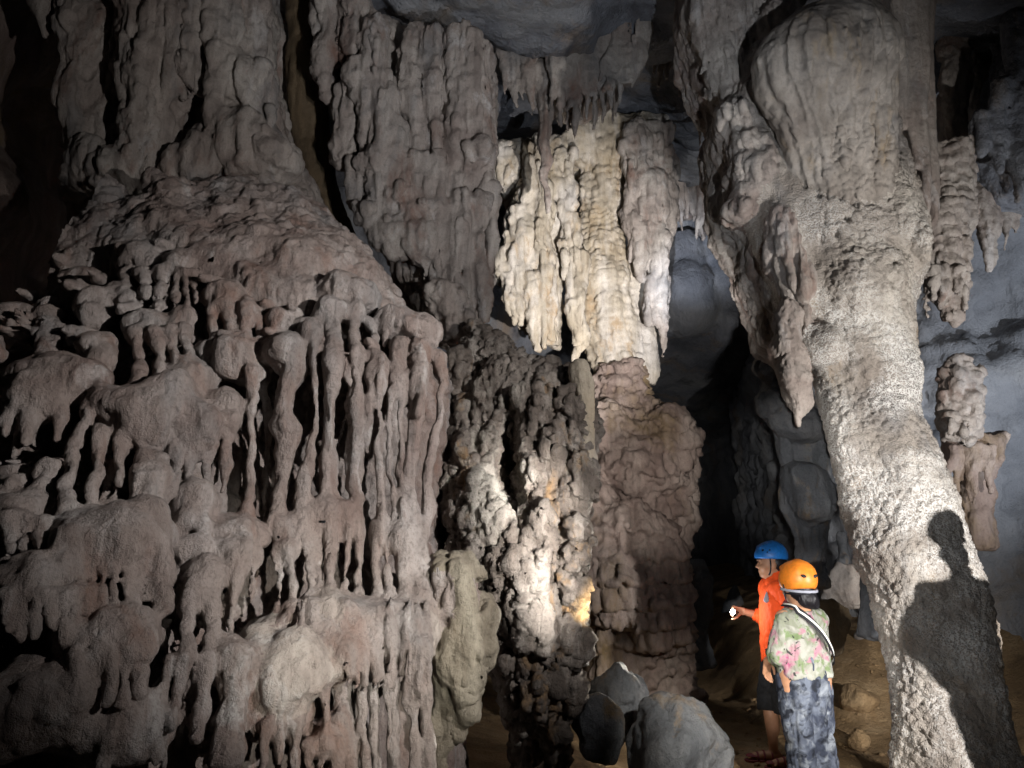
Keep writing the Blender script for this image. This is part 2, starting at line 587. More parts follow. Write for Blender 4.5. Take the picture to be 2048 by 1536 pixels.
def rock(name, cols, scale=1.2, streak=0.4, speck=0.25, bump=0.35, bscale=45.0, rough=0.85, spots=None, spot_scale=45.0, spot_cut=0.5, spot_mask=None, dist=0.02, stain=None, sheen=0.25):
    m = bpy.data.materials.new(name)
    m.use_nodes = True
    N, L = nodes_of(m)
    bs = N['Principled BSDF']
    geo = N.new('ShaderNodeNewGeometry')
    def mapping(sx, sy, sz):
        mp = N.new('ShaderNodeMapping')
        mp.inputs['Scale'].default_value = (sx, sy, sz)
        L.new(geo.outputs['Position'], mp.inputs['Vector'])
        return mp.outputs['Vector']
    def noise(vec, sc, det=4, rgh=0.55, dst=0.0):
        n = N.new('ShaderNodeTexNoise')
        n.inputs['Scale'].default_value = sc
        n.inputs['Detail'].default_value = det
        n.inputs['Roughness'].default_value = rgh
        n.inputs['Distortion'].default_value = dst
        L.new(vec, n.inputs['Vector'])
        return n.outputs['Fac']
    def mix(f, a, b, mode='MIX'):
        x = N.new('ShaderNodeMix'); x.data_type = 'RGBA'; x.blend_type = mode
        if isinstance(f, (int, float)): x.inputs[0].default_value = f
        else: L.new(f, x.inputs[0])
        for s, v in ((6, a), (7, b)):
            if isinstance(v, tuple): x.inputs[s].default_value = (*v, 1)
            else: L.new(v, x.inputs[s])
        return x.outputs[2]
    def curve(fac, a, b):
        r = N.new('ShaderNodeMapRange')
        r.inputs[1].default_value = a; r.inputs[2].default_value = b
        L.new(fac, r.inputs[0])
        return r.outputs[0]
    r1 = N.new('ShaderNodeValToRGB')
    st = [0.34 + 0.32 * i / (len(cols) - 1) for i in range(len(cols))]
    ramp(r1, list(zip(st, cols)))
    L.new(noise(mapping(1, 1, 0.6), scale, 5, 0.6, 0.6), r1.inputs['Fac'])
    col = r1.outputs['Color']
    if streak:
        s = curve(noise(mapping(1, 1, 0.12), 9.0, 4, 0.6), 0.42, 0.68)
        sm = N.new('ShaderNodeMath'); sm.operation = 'MULTIPLY'; L.new(s, sm.inputs[0]); sm.inputs[1].default_value = streak
        col = mix(sm.outputs[0], col, tuple(c * 0.5 for c in cols[0]))
        s2 = curve(noise(mapping(1.3, 1.3, 0.2), 5.0, 3, 0.6), 0.5, 0.75)
        sm = N.new('ShaderNodeMath'); sm.operation = 'MULTIPLY'; L.new(s2, sm.inputs[0]); sm.inputs[1].default_value = streak
        col = mix(sm.outputs[0], col, tuple(min(0.75, c * 1.35) for c in cols[-1]))
    if stain:
        for q, (sc_, lo_, hi_, c_) in enumerate(stain):
            off = N.new('ShaderNodeMapping'); off.inputs['Scale'].default_value = (1, 1, 0.45); off.inputs['Location'].default_value = (q * 7.3 + 1, 3.1, q * 2.2)
            L.new(geo.outputs['Position'], off.inputs['Vector'])
            col = mix(curve(noise(off.outputs[0], sc_, 5, 0.68, 0.5), lo_, hi_), col, c_)
    if speck:
        s = curve(noise(mapping(1, 1, 1), 60.0, 3, 0.7), 0.5, 0.72)
        sm = N.new('ShaderNodeMath'); sm.operation = 'MULTIPLY'; L.new(s, sm.inputs[0]); sm.inputs[1].default_value = speck
        col = mix(sm.outputs[0], col, tuple(c * 0.45 for c in cols[0]))
    if spots:
        v = N.new('ShaderNodeTexVoronoi'); v.inputs['Scale'].default_value = spot_scale
        vd = N.new('ShaderNodeVectorMath'); vd.operation = 'ADD'
        nv = N.new('ShaderNodeTexNoise'); nv.inputs['Scale'].default_value = spot_scale * 0.7
        sc = N.new('ShaderNodeVectorMath'); sc.operation = 'SCALE'; sc.inputs['Scale'].default_value = 0.03
        L.new(geo.outputs['Position'], nv.inputs['Vector'])
        L.new(nv.outputs['Color'], sc.inputs[0])
        L.new(geo.outputs['Position'], vd.inputs[0]); L.new(sc.outputs[0], vd.inputs[1])
        L.new(vd.outputs[0], v.inputs['Vector'])
        a = curve(v.outputs['Distance'], spot_cut - 0.12, spot_cut + 0.08)
        b = curve(noise(mapping(1, 1, 1), 3.0, 4, 0.6), 0.42, 0.6)
        sm = N.new('ShaderNodeMath'); sm.operation = 'MULTIPLY'; L.new(a, sm.inputs[0]); L.new(b, sm.inputs[1])
        if spot_mask:
            sp = N.new('ShaderNodeSeparateXYZ'); L.new(geo.outputs['Position'], sp.inputs[0])
            ad = N.new('ShaderNodeMath'); ad.operation = 'MULTIPLY_ADD'; ad.inputs[1].default_value = 1.6
            L.new(noise(mapping(1, 1, 0.5), 2.2, 4, 0.6), ad.inputs[0]); L.new(sp.outputs[2], ad.inputs[2])
            mk = curve(ad.outputs[0], spot_mask[1], spot_mask[0])
            sm2 = N.new('ShaderNodeMath'); sm2.operation = 'MULTIPLY'; L.new(sm.outputs[0], sm2.inputs[0]); L.new(mk, sm2.inputs[1])
            sm = sm2
        col = mix(sm.outputs[0], col, spots)
    L.new(col, bs.inputs['Base Color'])
    rr = N.new('ShaderNodeMapRange'); rr.inputs[1].default_value = 0.35; rr.inputs[2].default_value = 0.65
    rr.inputs[3].default_value = rough - sheen; rr.inputs[4].default_value = min(1.0, rough + 0.1)
    L.new(noise(mapping(1, 1, 0.5), 7.0, 3, 0.6), rr.inputs[0]); L.new(rr.outputs[0], bs.inputs['Roughness'])
    bs.inputs['Specular IOR Level'].default_value = 0.4
    hb = N.new('ShaderNodeMath'); hb.operation = 'ADD'
    fine = N.new('ShaderNodeMath'); fine.operation = 'MULTIPLY_ADD'; fine.inputs[1].default_value = 0.4
    L.new(noise(mapping(1, 1, 1), bscale * 3.2, 3, 0.7), fine.inputs[0])
    L.new(noise(mapping(1, 1, 0.7), bscale, 6, 0.62, 0.4), hb.inputs[0])
    L.new(noise(mapping(1, 1, 0.3), bscale * 0.3, 4, 0.6, 0.3), hb.inputs[1])
    bp = N.new('ShaderNodeBump')
    bp.inputs['Strength'].default_value = bump
    bp.inputs['Distance'].default_value = dist
    L.new(hb.outputs[0], fine.inputs[2])
    hgt = fine.outputs[0]
    if spots:
        pv = N.new('ShaderNodeMath'); pv.operation = 'MULTIPLY_ADD'; pv.inputs[1].default_value = -2.0
        L.new(v.outputs['Distance'], pv.inputs[0]); L.new(hgt, pv.inputs[2])
        hgt = pv.outputs[0]
    L.new(hgt, bp.inputs['Height'])
    L.new(bp.outputs['Normal'], bs.inputs['Normal'])
    return m

M = {}
RUST = (2.6, 0.56, 0.72, (0.2, 0.115, 0.085))
PALE = (3.4, 0.58, 0.74, (0.5, 0.47, 0.45))
GREY = (1.7, 0.52, 0.7, (0.2, 0.19, 0.185))
M['flow'] = rock('flowstone_rock', [(0.2, 0.145, 0.125), (0.28, 0.23, 0.205), (0.37, 0.33, 0.31)], 2.2, 0.45, 0.5, 0.85, 60, stain=[RUST, GREY, PALE], sheen=0.3, rough=0.62)
M['tan'] = rock('pale_limestone', [(0.24, 0.19, 0.165), (0.35, 0.3, 0.265), (0.42, 0.38, 0.34)], 1.6, 0.5, 0.4, 0.8, 50, stain=[RUST, GREY, PALE])
M['cream'] = rock('cream_calcite', [(0.36, 0.29, 0.2), (0.47, 0.41, 0.33), (0.54, 0.5, 0.46)], 1.2, 0.5, 0.35, 0.8, 40, stain=[(2.2, 0.56, 0.7, (0.33, 0.23, 0.13))])
M['dark'] = rock('dark_crusted_rock', [(0.07, 0.055, 0.045), (0.19, 0.155, 0.13), (0.4, 0.36, 0.32)], 2.4, 0.5, 0.5, 1.0, 50, dist=0.025, stain=[(2.0, 0.56, 0.7, (0.42, 0.39, 0.34)), (3.2, 0.58, 0.7, (0.27, 0.16, 0.07))])
M['pop'] = rock('cave_popcorn_rock', [(0.23, 0.195, 0.165), (0.34, 0.3, 0.26), (0.45, 0.41, 0.36)], 2.0, 0.3, 0.5, 0.6, 80, spots=(0.6, 0.58, 0.55), spot_scale=80, dist=0.009, spot_mask=(4.1, 5.1), stain=[(2.4, 0.57, 0.72, (0.3, 0.22, 0.14)), GREY], rough=0.75)
M['grey'] = rock('grey_bedrock', [(0.12, 0.127, 0.148), (0.19, 0.198, 0.222), (0.28, 0.28, 0.285)], 1.0, 0.15, 0.35, 0.8, 16, dist=0.05, stain=[(0.9, 0.55, 0.68, (0.24, 0.19, 0.15)), (2.0, 0.55, 0.7, (0.09, 0.09, 0.1))])
M['mauve'] = rock('mauve_flowstone', [(0.18, 0.125, 0.105), (0.27, 0.205, 0.175), (0.35, 0.29, 0.25)], 1.4, 0.45, 0.35, 0.8, 45, stain=[(1.3, 0.52, 0.7, (0.2, 0.14, 0.07))])
M['ochre'] = rock('ochre_rock', [(0.08, 0.055, 0.03), (0.13, 0.09, 0.05), (0.19, 0.14, 0.085)], 1.8, 0.3, 0.35, 0.7, 45)
M['boulder'] = rock('boulder_rock', [(0.07, 0.075, 0.085), (0.11, 0.115, 0.125), (0.165, 0.165, 0.17)], 2.6, 0.0, 0.5, 0.8, 40, dist=0.025, stain=[(3.0, 0.55, 0.68, (0.2, 0.14, 0.08)), (2.0, 0.57, 0.7, (0.2, 0.21, 0.225))])
M['soil'] = rock('cave_soil', [(0.21, 0.135, 0.065), (0.32, 0.21, 0.105), (0.4, 0.28, 0.155)], 2.2, 0.0, 0.45, 0.9, 30, dist=0.03, stain=[(1.6, 0.55, 0.7, (0.12, 0.075, 0.04))], sheen=0.1)
M['cap'] = rock('smooth_cap_rock', [(0.18, 0.152, 0.13), (0.25, 0.22, 0.19), (0.31, 0.28, 0.25)], 2.4, 0.45, 0.3, 0.3, 60, stain=[(2.4, 0.57, 0.72, (0.28, 0.21, 0.13)), GREY])
M['olive'] = rock('algae_tinted_flowstone', [(0.17, 0.135, 0.095), (0.24, 0.205, 0.155), (0.31, 0.275, 0.215)], 3.0, 0.5, 0.45, 0.8, 60)
M['pale_grey'] = rock('pale_grey_bedrock', [(0.24, 0.25, 0.275), (0.31, 0.32, 0.345), (0.38, 0.375, 0.37)], 0.8, 0.08, 0.3, 0.7, 18, dist=0.04, stain=[(1.0, 0.55, 0.7, (0.26, 0.22, 0.18))])
# ------------------------------------------------------------------ the setting: floor, ceiling, walls
def structure(name, V, Q, mat, disp=()):
    V = relief(np.asarray(V, float), Q, disp)
    NTRI[0] += 2 * len(Q)
    o = link(name, new_mesh(name, V, Q, None, mat))
    o['kind'] = 'structure'
    return o

def sheet(us, vs, fn, flip=False):
    U, W = np.meshgrid(us, vs, indexing='ij')
    V = fn(U.ravel(), W.ravel())
    nu, nv = len(us), len(vs)
    i = np.arange(nu * nv).reshape(nu, nv)
    Q = np.stack((i[:-1, :-1].ravel(), i[1:, :-1].ravel(), i[1:, 1:].ravel(), i[:-1, 1:].ravel()), 1)
    return V, (Q[:, ::-1] if flip else Q)

def sm(x, a, b):
    t = np.clip((x - a) / (b - a), 0, 1)
    return t * t * (3 - 2 * t)

def floor_z(x, y):
    x = np.asarray(x, float); y = np.asarray(y, float)
    p = np.stack((x, y, 0 * x), 1)
    z = 0.05 * fbm(p / 1.3, 4) + 0.02
    z = z + 0.45 * sm(x, 3.1, 5.5) + 0.5 * sm(-x, -0.6, 2.5) * sm(y, 4.0, 6.5)
    z = z + 0.25 * sm(y, 8, 14) + 0.75 * sm(y, 6.6, 8.8) * sm(x, 2.35, 3.1)
    path = np.exp(-((x - 2.0 - 0.05 * (y - 5)) / 0.8) ** 2)
    return z * (1 - 0.6 * path)

def ghit(px, py):
    for Y in np.arange(3.0, 14.0, 0.02):
        w = P(px, py, Y)
        if w[2] <= floor_z(np.array([w[0]]), np.array([Y]))[0]: return float(Y)
    return 14.0
ys = np.concatenate((np.arange(-2.5, 3, 0.1), np.arange(3, 9, 0.045), np.arange(9, 26, 0.12)))
xs = np.concatenate((np.arange(-8, 0.2, 0.12), np.arange(0.2, 4.5, 0.04), np.arange(4.5, 10, 0.12)))
V, Q = sheet(xs, ys, lambda u, w: np.stack((u, w, floor_z(u, w)), 1))
structure('cave_floor', V, Q, M['soil'], [d_rough(0.02, 0.35, 4, 1), d_ridge(0.012, 0.12, 2, 3)])

def ceil_fn(u, w):
    z = 6.75 + 0.14 * (w - 5.0) + 0.25 * sm(-u, 0.5, 4) - 0.35 * sm(u, 1.0, 4.5)
    p = np.stack((u, w, 0 * u), 1)
    z = z + 0.35 * fbm(p / 2.2 + 3, 3)
    t = (z + 0.12 * vn(p / 0.6)) / 0.42            # rock beds broken in steps
    fr = t - np.floor(t)
    z = 0.5 * z + 0.5 * 0.42 * (np.floor(t) + sm(fr, 0.78, 1.0))
    return np.stack((u, w, z), 1)
V, Q = sheet(np.arange(-8, 10, 0.08), np.concatenate((np.arange(-2.5, 3, 0.2), np.arange(3, 13, 0.07), np.arange(13, 26, 0.3))), ceil_fn, True)
structure('cave_ceiling', V, Q, M['grey'], [d_ridge(0.16, 0.9, 4, 3), d_ridge(0.06, 0.3, 3, 5), d_rough(0.03, 0.2, 3, 2)])

def back_fn(u, w):
    y = 12.4 + 0 * u
    hole = sm(u, 1.9, 2.6) * sm(-u, -6.2, -5.2) * sm(-w, -5.6, -4.4)
    y = y + 9 * hole
    y = y + 0.5 * fbm(np.stack((u, w, 0 * u), 1) / 1.6, 4)
    return np.stack((u, y, w), 1)
V, Q = sheet(np.arange(-6, 8, 0.1), np.arange(-0.6, 9.0, 0.1), back_fn)
structure('cave_wall_back', V, Q, M['grey'], [d_ridge(0.3, 1.2, 5, 7), d_ridge(0.1, 0.35, 3, 5), d_rough(0.03, 0.25, 3, 2)])

_path = np.array(((4.6, 16.0), (4.2, 13.0), (3.85, 10.5), (3.95, 9.0), (4.3, 8.3), (5.0, 7.9), (6.2, 7.4), (9.5, 6.2)))
_len = np.concatenate(((0,), np.cumsum(np.linalg.norm(np.diff(_path, axis=0), axis=1))))
def right_fn(u, w):
    # runs out of the passage, turns and closes the right side facing the camera
    x = np.interp(u, _len, _path[:, 0]); y = np.interp(u, _len, _path[:, 1])
    f = 0.25 * fbm(np.stack((u, w, 0 * u), 1) / 1.3 + 8, 3)
    return np.stack((x - 0.4 * f, y - f - 0.35 * sm(-w, -1.9, -0.3), w), 1)
V, Q = sheet(np.arange(0, _len[-1], 0.06), np.arange(-0.6, 8.0, 0.06), right_fn)
structure('cave_wall_right', V, Q, M['pale_grey'], [d_ridge(0.05, 0.8, 2, 9), d_pop(-0.10, 0.5, 3, 0.8, None, (1.2, 1.2, 0.8)), d_ridge(0.1, 0.5, 4, 2, (1, 1, 0.6)), d_ridge(0.04, 0.14, 2, 6), d_rough(0.02, 0.12, 3, 2)])

def left_fn(u, w):
    x = -4.6 + 0.5 * fbm(np.stack((u, w, 0 * u), 1) / 1.5 + 18, 4)
    return np.stack((x, u, w), 1)
V, Q = sheet(np.arange(-2.5, 13, 0.12), np.arange(-0.6, 8.5, 0.12), left_fn)
structure('cave_wall_left', V, Q, M['mauve'], [d_ridge(0.12, 0.8, 3, 9)])
# ------------------------------------------------------------------ flowstone mound with its drip tiers (left)
CTRL = [(480,335,4.95),(300,390,4.75),(640,410,4.85),(780,570,4.6),(880,700,4.35),(600,550,4.3),(450,560,4.2),(300,560,4.2),
        (150,420,4.7),(120,560,4.3),(0,700,3.75),(200,720,3.8),(450,760,3.95),(650,720,4.05),(840,760,4.15),(120,900,3.45),
        (330,900,3.65),(500,950,3.9),(700,950,4.05),(840,1000,4.1),(0,1100,3.05),(200,1150,3.15),(450,1150,3.5),(620,1180,3.75),
        (840,1220,3.85),(80,1350,2.9),(300,1350,3.1),(560,1380,3.4),(800,1350,3.7),(860,1500,3.75),(600,1536,3.4),(300,1536,2.95),(0,1536,2.75)]
_pp = [(a / 1000, b / 1000) for a, b, _ in CTRL]
MY = RBF(_pp, [c for _, _, c in CTRL], 0.0005)
def my(px, py):
    return float(MY(np.array(px / 1000.0), np.array(py / 1000.0)))
_wp = [P(*c) for c in CTRL]
MS = RBF([(w[0], w[2]) for w in _wp], [w[1] + (0.0 if c[1] < 600 else (0.4 if c[1] < 1050 else 0.28) if c[0] > 430 else 0.22) for w, c in zip(_wp, CTRL)], 0.002)

F = Form((0.0122, 0.0135, 0.0132))
outline = [(100,430),(170,385),(290,388),(350,352),(480,332),(600,366),(660,415),(720,478),(785,568),(845,648),(880,725),(868,820),
           (852,1000),(842,1200),(850,1400),(880,1536),(900,1990),(-500,1990),(-500,700),(0,650),(80,570),(90,490)]
F.slab(pxpoly([(a, b, my(min(max(a, 0), 900), min(b, 1536))) for a, b in outline]), MS, 5.6, 0.22, 0.03, 0.8)

def mp(px, py, off):
    return P(px, py, my(px, py) - off)

def cap(px, py, w, h, off=0.06, prot=None, k=0.025):
    i = F.part('flowstone_lobe')
    s = MPP(px, py, my(px, py) - off)
    rx = w * s / 2
    F.ell(mp(px, py - 0.1 * h, off - 0.26), (rx * 0.55, 0.34, h * s * 0.3), 0.02)
    ry = prot or min(max(rx * 0.95, 0.07), 0.24)
    if w > 100 and h < 0.7 * w:                       # wide lobes are domes that run up into the wall, with smaller bulges on them
        h2 = (0.55 if w > 150 else 0.7) * w; py2 = py + h / 2 - h2 / 2
        F.ell(mp(px, py2, off - 0.05), (rx, ry + 0.05, h2 * s / 2), k + 0.02)
        for j in range(int(w / 42)):
            x = px + rnd.uniform(-0.42, 0.42) * w; y = py2 + rnd.uniform(-0.3, 0.35) * h2
            r = rnd.uniform(0.16, 0.3) * w * s
            F.ell(mp(x, y, off + ry * 0.45), (r * 0.8, r * 0.7, r), k + 0.02)
    else:
        F.ell(mp(px, py, off), (rx, ry, h * s / 2), k)
        F.ell(mp(px + rnd.uniform(-.2, .2) * w, py + h * 0.3, off + 0.01), (rx * 0.6, ry * 0.8, h * s * 0.4), k + 0.01)
    return i

def leg(pts, off=0.13, par=None, k=0.022, name='drip_column'):
    """pts of (px, py, width px)"""
    i = F.part(name, par)
    P3 = []; R = []
    for a, b, w in pts:
        y = my(a, b) - off
        P3.append(P(a, b, y)); R.append(max(0.006, MPP(a, b, y) * w / 2))
    # a little waviness between the given points
    Q3 = [P3[0]]; QR = [R[0]]
    for q in range(len(P3) - 1):
        n = max(1, int(abs(pts[q + 1][1] - pts[q][1]) / 45))
        for j in range(1, n + 1):
            t = j / n
            jit = 0 if j == n else rnd.uniform(-0.006, 0.006)
            Q3.append(P3[q] * (1 - t) + P3[q + 1] * t + np.array((jit, jit, 0)))
            QR.append((R[q] * (1 - t) + R[q + 1] * t) * (1 if j == n else rnd.uniform(0.88, 1.12)))
    F.chain(Q3, QR, k, sy=0.8)
    return i

def jelly(px, py, w, h, bottom, n, lean=0, off=0.06, spread=0.85, thin=0.5):
    """a rounded lobe with a fringe of n tapering drips that end at height bottom"""
    c = cap(px, py, w, h, off)
    for j in range(n):
        t = (j + 0.5) / n * 2 - 1
        x0 = px + t * w / 2 * spread
        lw = w / n * rnd.uniform(0.75, 1.0)
        b = bottom + rnd.uniform(-0.16, 0.12) * (bottom - py)
        y0 = py + h * 0.15
        m = rnd.uniform(0.35, 0.6)
        x1 = x0 + lean * (b - y0) / 100 + rnd.uniform(-4, 4)
        xm = x0 + (x1 - x0) * m
        pts = [(x0, y0, lw), (xm, y0 + (b - y0) * m, lw * rnd.uniform(0.35, thin + 0.15))]
        if rnd.random() < 0.45:
            pts.append((x0 + (x1 - x0) * (m + 0.18), y0 + (b - y0) * (m + 0.18), lw * rnd.uniform(0.6, 0.85)))
        pts.append((x1, b, lw * rnd.uniform(0.3, 0.6)))
        leg(pts, off + 0.08 + 0.03 * rnd.random(), c)
    return c

# upper shoulder lobes
for a, b, w, h in [(335,405,90,90),(300,450,70,60),(355,480,110,110),(430,520,120,90),(170,405,150,80),(240,490,100,80),(140,520,120,110),(215,440,90,70),
                   (120,470,70,60),(540,520,120,70),(640,545,110,70),(520,575,90,60),(600,600,90,60)]:
    cap(a, b, w, h, -0.04, 0.1, 0.16)
# first tier
jelly(288,535,104,60,600,3,-6)
jelly(362,535,86,70,615,4,-4)
c = cap(450,598,96,66,0.08); leg([(420,600,22),(428,640,18),(432,684,12)],0.14,c); leg([(462,620,22),(462,684,12)],0.14,c); leg([(485,600,24),(478,684,14)],0.12,c)
c = cap(500,612,34,40,0.1); leg([(503,615,30),(494,684,12)],0.14,c); leg([(523,612,14),(522,686,12)],0.1,c)
cap(567,645,66,60,0.08)
c = cap(572,695,90,62,0.1); leg([(577,700,80),(587,742,45),(574,785,26),(568,819,30),(571,853,52),(568,885,35),(564,943,22),(557,1005,28),(557,1045,36)],0.15,c)
c = cap(618,652,64,42,0.12); leg([(622,660,44),(626,711,15),(624,785,12),(622,864,13),(617,911,18),(609,937,33),(605,982,29),(605,1045,34)],0.18,c)
c = cap(700,608,132,72,0.09)
leg([(666,640,26),(666,690,30),(662,748,42),(657,785,30),(656,837,26),(656,877,25),(658,914,42),(658,956,36),(653,1005,30),(652,1050,40)],0.17,c)
leg([(703,630,26),(703,661,12),(712,719,28),(715,763,10),(714,811,34),(712,864,30),(710,943,28),(709,1005,26),(708,1060,20)],0.15,c)
leg([(690,720,8),(694,737,14),(699,785,8),(674,885,7)],0.13,c)
leg([(735,640,22),(745,665,12),(748,700,22)],0.12,c); leg([(760,630,18),(768,690,9)],0.12,c)
c = cap(752,722,60,44,0.11); leg([(744,735,26),(742,790,20),(744,810,22),(736,864,14),(735,900,8)],0.14,c)
leg([(764,735,24),(762,771,22),(761,824,7),(768,845,11),(757,880,12),(760,927,14),(760,1005,16),(762,1080,22)],0.16,c)
c = cap(822,672,122,72,0.08)
leg([(800,690,40),(797,726,30),(789,785,20),(783,819,12),(782,890,10),(784,1005,11),(786,1090,16)],0.15,c)
leg([(812,740,18),(806,806,12),(802,840,10),(805,903,16),(803,969,22),(806,1080,26)],0.14,c)
leg([(840,700,50),(838,748,40),(830,837,28),(827,890,24),(822,969,20),(824,1040,30),(826,1120,34)],0.14,c)
leg([(878,715,34),(888,769,18),(875,837,14),(865,890,16),(857,930,15),(853,969,14),(857,1020,26),(850,1090,20),(848,1190,22)],0.1,c)
leg([(847,745,16),(845,790,15),(838,832,8)],0.2,c)
# second tier, further left
c = cap(485,720,124,84,0.1); cap(420,712,70,54,0.08)
leg([(515,740,40),(510,815,18),(508,837,12),(505,864,10),(503,916,13),(500,969,16),(497,1045,20)],0.16,c)
leg([(430,725,26),(428,770,9)],0.12,c); leg([(534,740,12),(538,860,10),(532,930,9),(528,1040,10)],0.06,c)
c = cap(448,822,98,92,0.12); leg([(455,850,60),(458,885,14),(456,930,19),(449,985,6)],0.17,c); leg([(425,860,16),(432,940,12),(420,985,16)],0.1,c)
c = jelly(300,660,92,84,785,2,-14); jelly(362,650,64,70,725,2,-6)
cap(195,612,90,80,0.1,0.12); cap(195,700,84,76,0.1,0.12); cap(245,590,70,60,0.08); cap(165,560,80,60,0.06)
cap(370,760,110,80,0.08); cap(345,800,90,60,0.1); cap(275,810,46,44,0.14)
c = cap(300,860,224,56,0.1); leg([(205,870,40),(191,920,20),(190,990,18)],0.17,c); leg([(250,875,36),(240,915,16),(234,960,18)],0.17,c)
leg([(350,880,40),(352,905,30)],0.17,c); leg([(300,880,60),(296,905,24),(300,925,60),(302,965,78),(296,1010,60),(300,1060,40)],0.15,c)
c = cap(392,890,84,48,0.12); leg([(362,900,24),(352,960,20),(340,1000,16)],0.17,c); leg([(388,905,30),(388,960,14)],0.17,c); leg([(425,880,16),(420,950,12),(414,985,18)],0.15,c)
cap(396,1005,86,96,0.12); leg([(405,1040,26),(404,1095,14)],0.18)
c = cap(110,790,210,76,0.1,0.16); leg([(195,760,46),(200,790,36),(165,860,24),(143,893,20),(136,960,22),(140,1010,30)],0.17,c)
leg([(20,810,40),(0,860,20)],0.15,c); leg([(60,820,40),(45,880,16)],0.15,c); leg([(120,820,34),(108,880,12)],0.15,c)
cap(40,640,80,60,0.05)
for q in range(16):                              # a cluster of small knobs
    cap(100 + rnd.uniform(-46, 46), 672 + rnd.uniform(-16, 22), rnd.uniform(10, 22), rnd.uniform(12, 24), 0.06 + rnd.random() * 0.06, 0.025, 0.012)
# third tier
c = jelly(235,1085,236,96,1215,7,-9,0.1,0.75)
leg([(300,1080,60),(330,1140,44),(330,1215,34)],0.2,c)
jelly(80,1185,180,70,1275,5,-12,0.1)
jelly(60,1035,120,60,1110,3,-10,0.06)
jelly(215,1300,206,66,1405,5,-12,0.1)
jelly(80,1365,110,60,1430,3,-12,0.1)
cap(60,1460,240,80,0.02); cap(240,1470,220,90,0.0)
c = cap(405,1160,90,110,0.12); leg([(385,1180,36),(376,1260,24),(372,1330,30),(352,1400,16),(338,1460,22)],0.17,c); leg([(425,1190,36),(430,1240,28),(415,1290,18),(402,1320,8)],0.17,c)
leg([(340,1330,26),(318,1400,18),(294,1460,14)],0.15,c)
c = cap(470,1072,124,86,0.12); leg([(468,1100,70),(474,1160,36),(471,1200,10),(468,1272,8),(466,1300,30)],0.16,c); leg([(515,1080,24),(512,1140,14),(500,1200,8)],0.15,c); leg([(436,1090,30),(428,1130,12)],0.15,c)
c = cap(452,1320,120,110,0.1); leg([(410,1330,34),(395,1400,26),(392,1480,30)],0.15,c); leg([(460,1340,54),(458,1420,44),(455,1520,60)],0.14,c); leg([(490,1330,24),(485,1380,14)],0.15,c)
c = cap(574,1062,74,80,0.12); leg([(577,1090,40),(578,1140,18),(577,1200,10),(572,1240,34)],0.17,c); leg([(556,1090,20),(553,1170,9),(550,1215,5)],0.14,c)
c = cap(650,1045,110,52,0.12); leg([(615,1060,30),(618,1120,18),(616,1180,12),(612,1235,24)],0.17,c); leg([(636,1060,20),(634,1150,16),(632,1230,16)],0.14,c)
leg([(664,1060,34),(660,1130,20),(656,1190,14),(655,1235,26)],0.17,c); leg([(692,1060,20),(690,1140,9),(682,1230,12)],0.17,c)
for x, w1, w2 in [(712,16,14),(747,18,16),(771,14,20),(806,38,32),(832,20,24),(850,16,18)]:
    leg([(x, 1040, w1),(x + 2, 1069, w1 * 1.5),(x + 3, 1120, w1),(x, 1170, w2 * 0.9),(x - 3, 1215, w2 * 1.5)], 0.13)
OL = []; PL = []
# band of round lobes under the drips and the drapes that hang from it
for a, b, w, h, o in [(572,1340,172,150,0.12),(650,1235,110,90,0.1),(720,1255,110,110,0.1),(790,1265,110,120,0.1),(845,1270,70,120,0.06),(690,1310,110,80,0.1),(600,1235,90,60,0.06),(530,1270,70,80,0.05)]:
    PL.append(cap(a, b, w, h, o, 0.14, 0.05))
for x, b, w in [(612,1440,12),(630,1430,9),(652,1500,18),(676,1450,10),(694,1550,22),(722,1540,16),(748,1560,20),(774,1500,10),(792,1550,22),(824,1570,26),(852,1560,22)]:
    o = rnd.uniform(0.1, 0.22)
    leg([(x, 1290, w * 1.5),(x - 2, 1335, w * 1.0),(x - 3, 1375, w * 1.25),(x + 2, 1430, w * 0.75),(x, b, w * 1.0)], o)
for x in range(606, 866, 13):                          # thin ribs over the round lobes
    o = rnd.uniform(0.2, 0.26); x += rnd.uniform(-4, 4)
    leg([(x, 1205 + rnd.uniform(-10, 20), 7),(x + rnd.uniform(-4, 4), 1260, rnd.uniform(9, 16)),(x + rnd.uniform(-4, 4), 1310, rnd.uniform(8, 13)),(x + rnd.uniform(-5, 5), 1345 + rnd.uniform(-10, 50), 6)], o, None, 0.025)
jelly(560,1445,120,70,1540,3,-4,0.06); jelly(660,1480,120,70,1580,4,0,0.05)
# lobes on the right flank
for a, b, w, h, y in [(915,1145,112,70,3.95),(905,1200,80,150,3.9),(960,1270,64,130,3.95),(930,1240,90,110,3.98),(915,1320,90,70,3.95)]:
    OL.append(F.part('flank_lobe'))
    s = MPP(a, b, y); F.ell(P(a, b, y), (w * s / 2, 0.16, h * s / 2), 0.05)
OL.append(F.part('hanging_drape'))
pxchain(F, [(915,1330,3.9,90),(905,1400,3.9,64),(888,1470,3.9,36),(872,1540,3.9,20)], 0.04)
pxchain(F, [(940,1330,3.9,40),(930,1400,3.9,22),(905,1480,3.9,12)], 0.03)
for j in range(11):
    a = rnd.uniform(880, 978); b = rnd.uniform(1120, 1260) + abs(a - 920) * 0.6
    F.part('drip_column'); OL.append(F.cur)
    w = rnd.uniform(12, 26); y = rnd.uniform(3.76, 3.84); l = rnd.uniform(70, 170)
    pxchain(F, [(a, b, y, w), (a + rnd.uniform(-6, 6), b + l * .5, y, w * rnd.uniform(.6, 1.1)), (a - rnd.uniform(2, 14), b + l, y, w * .35)], 0.03)
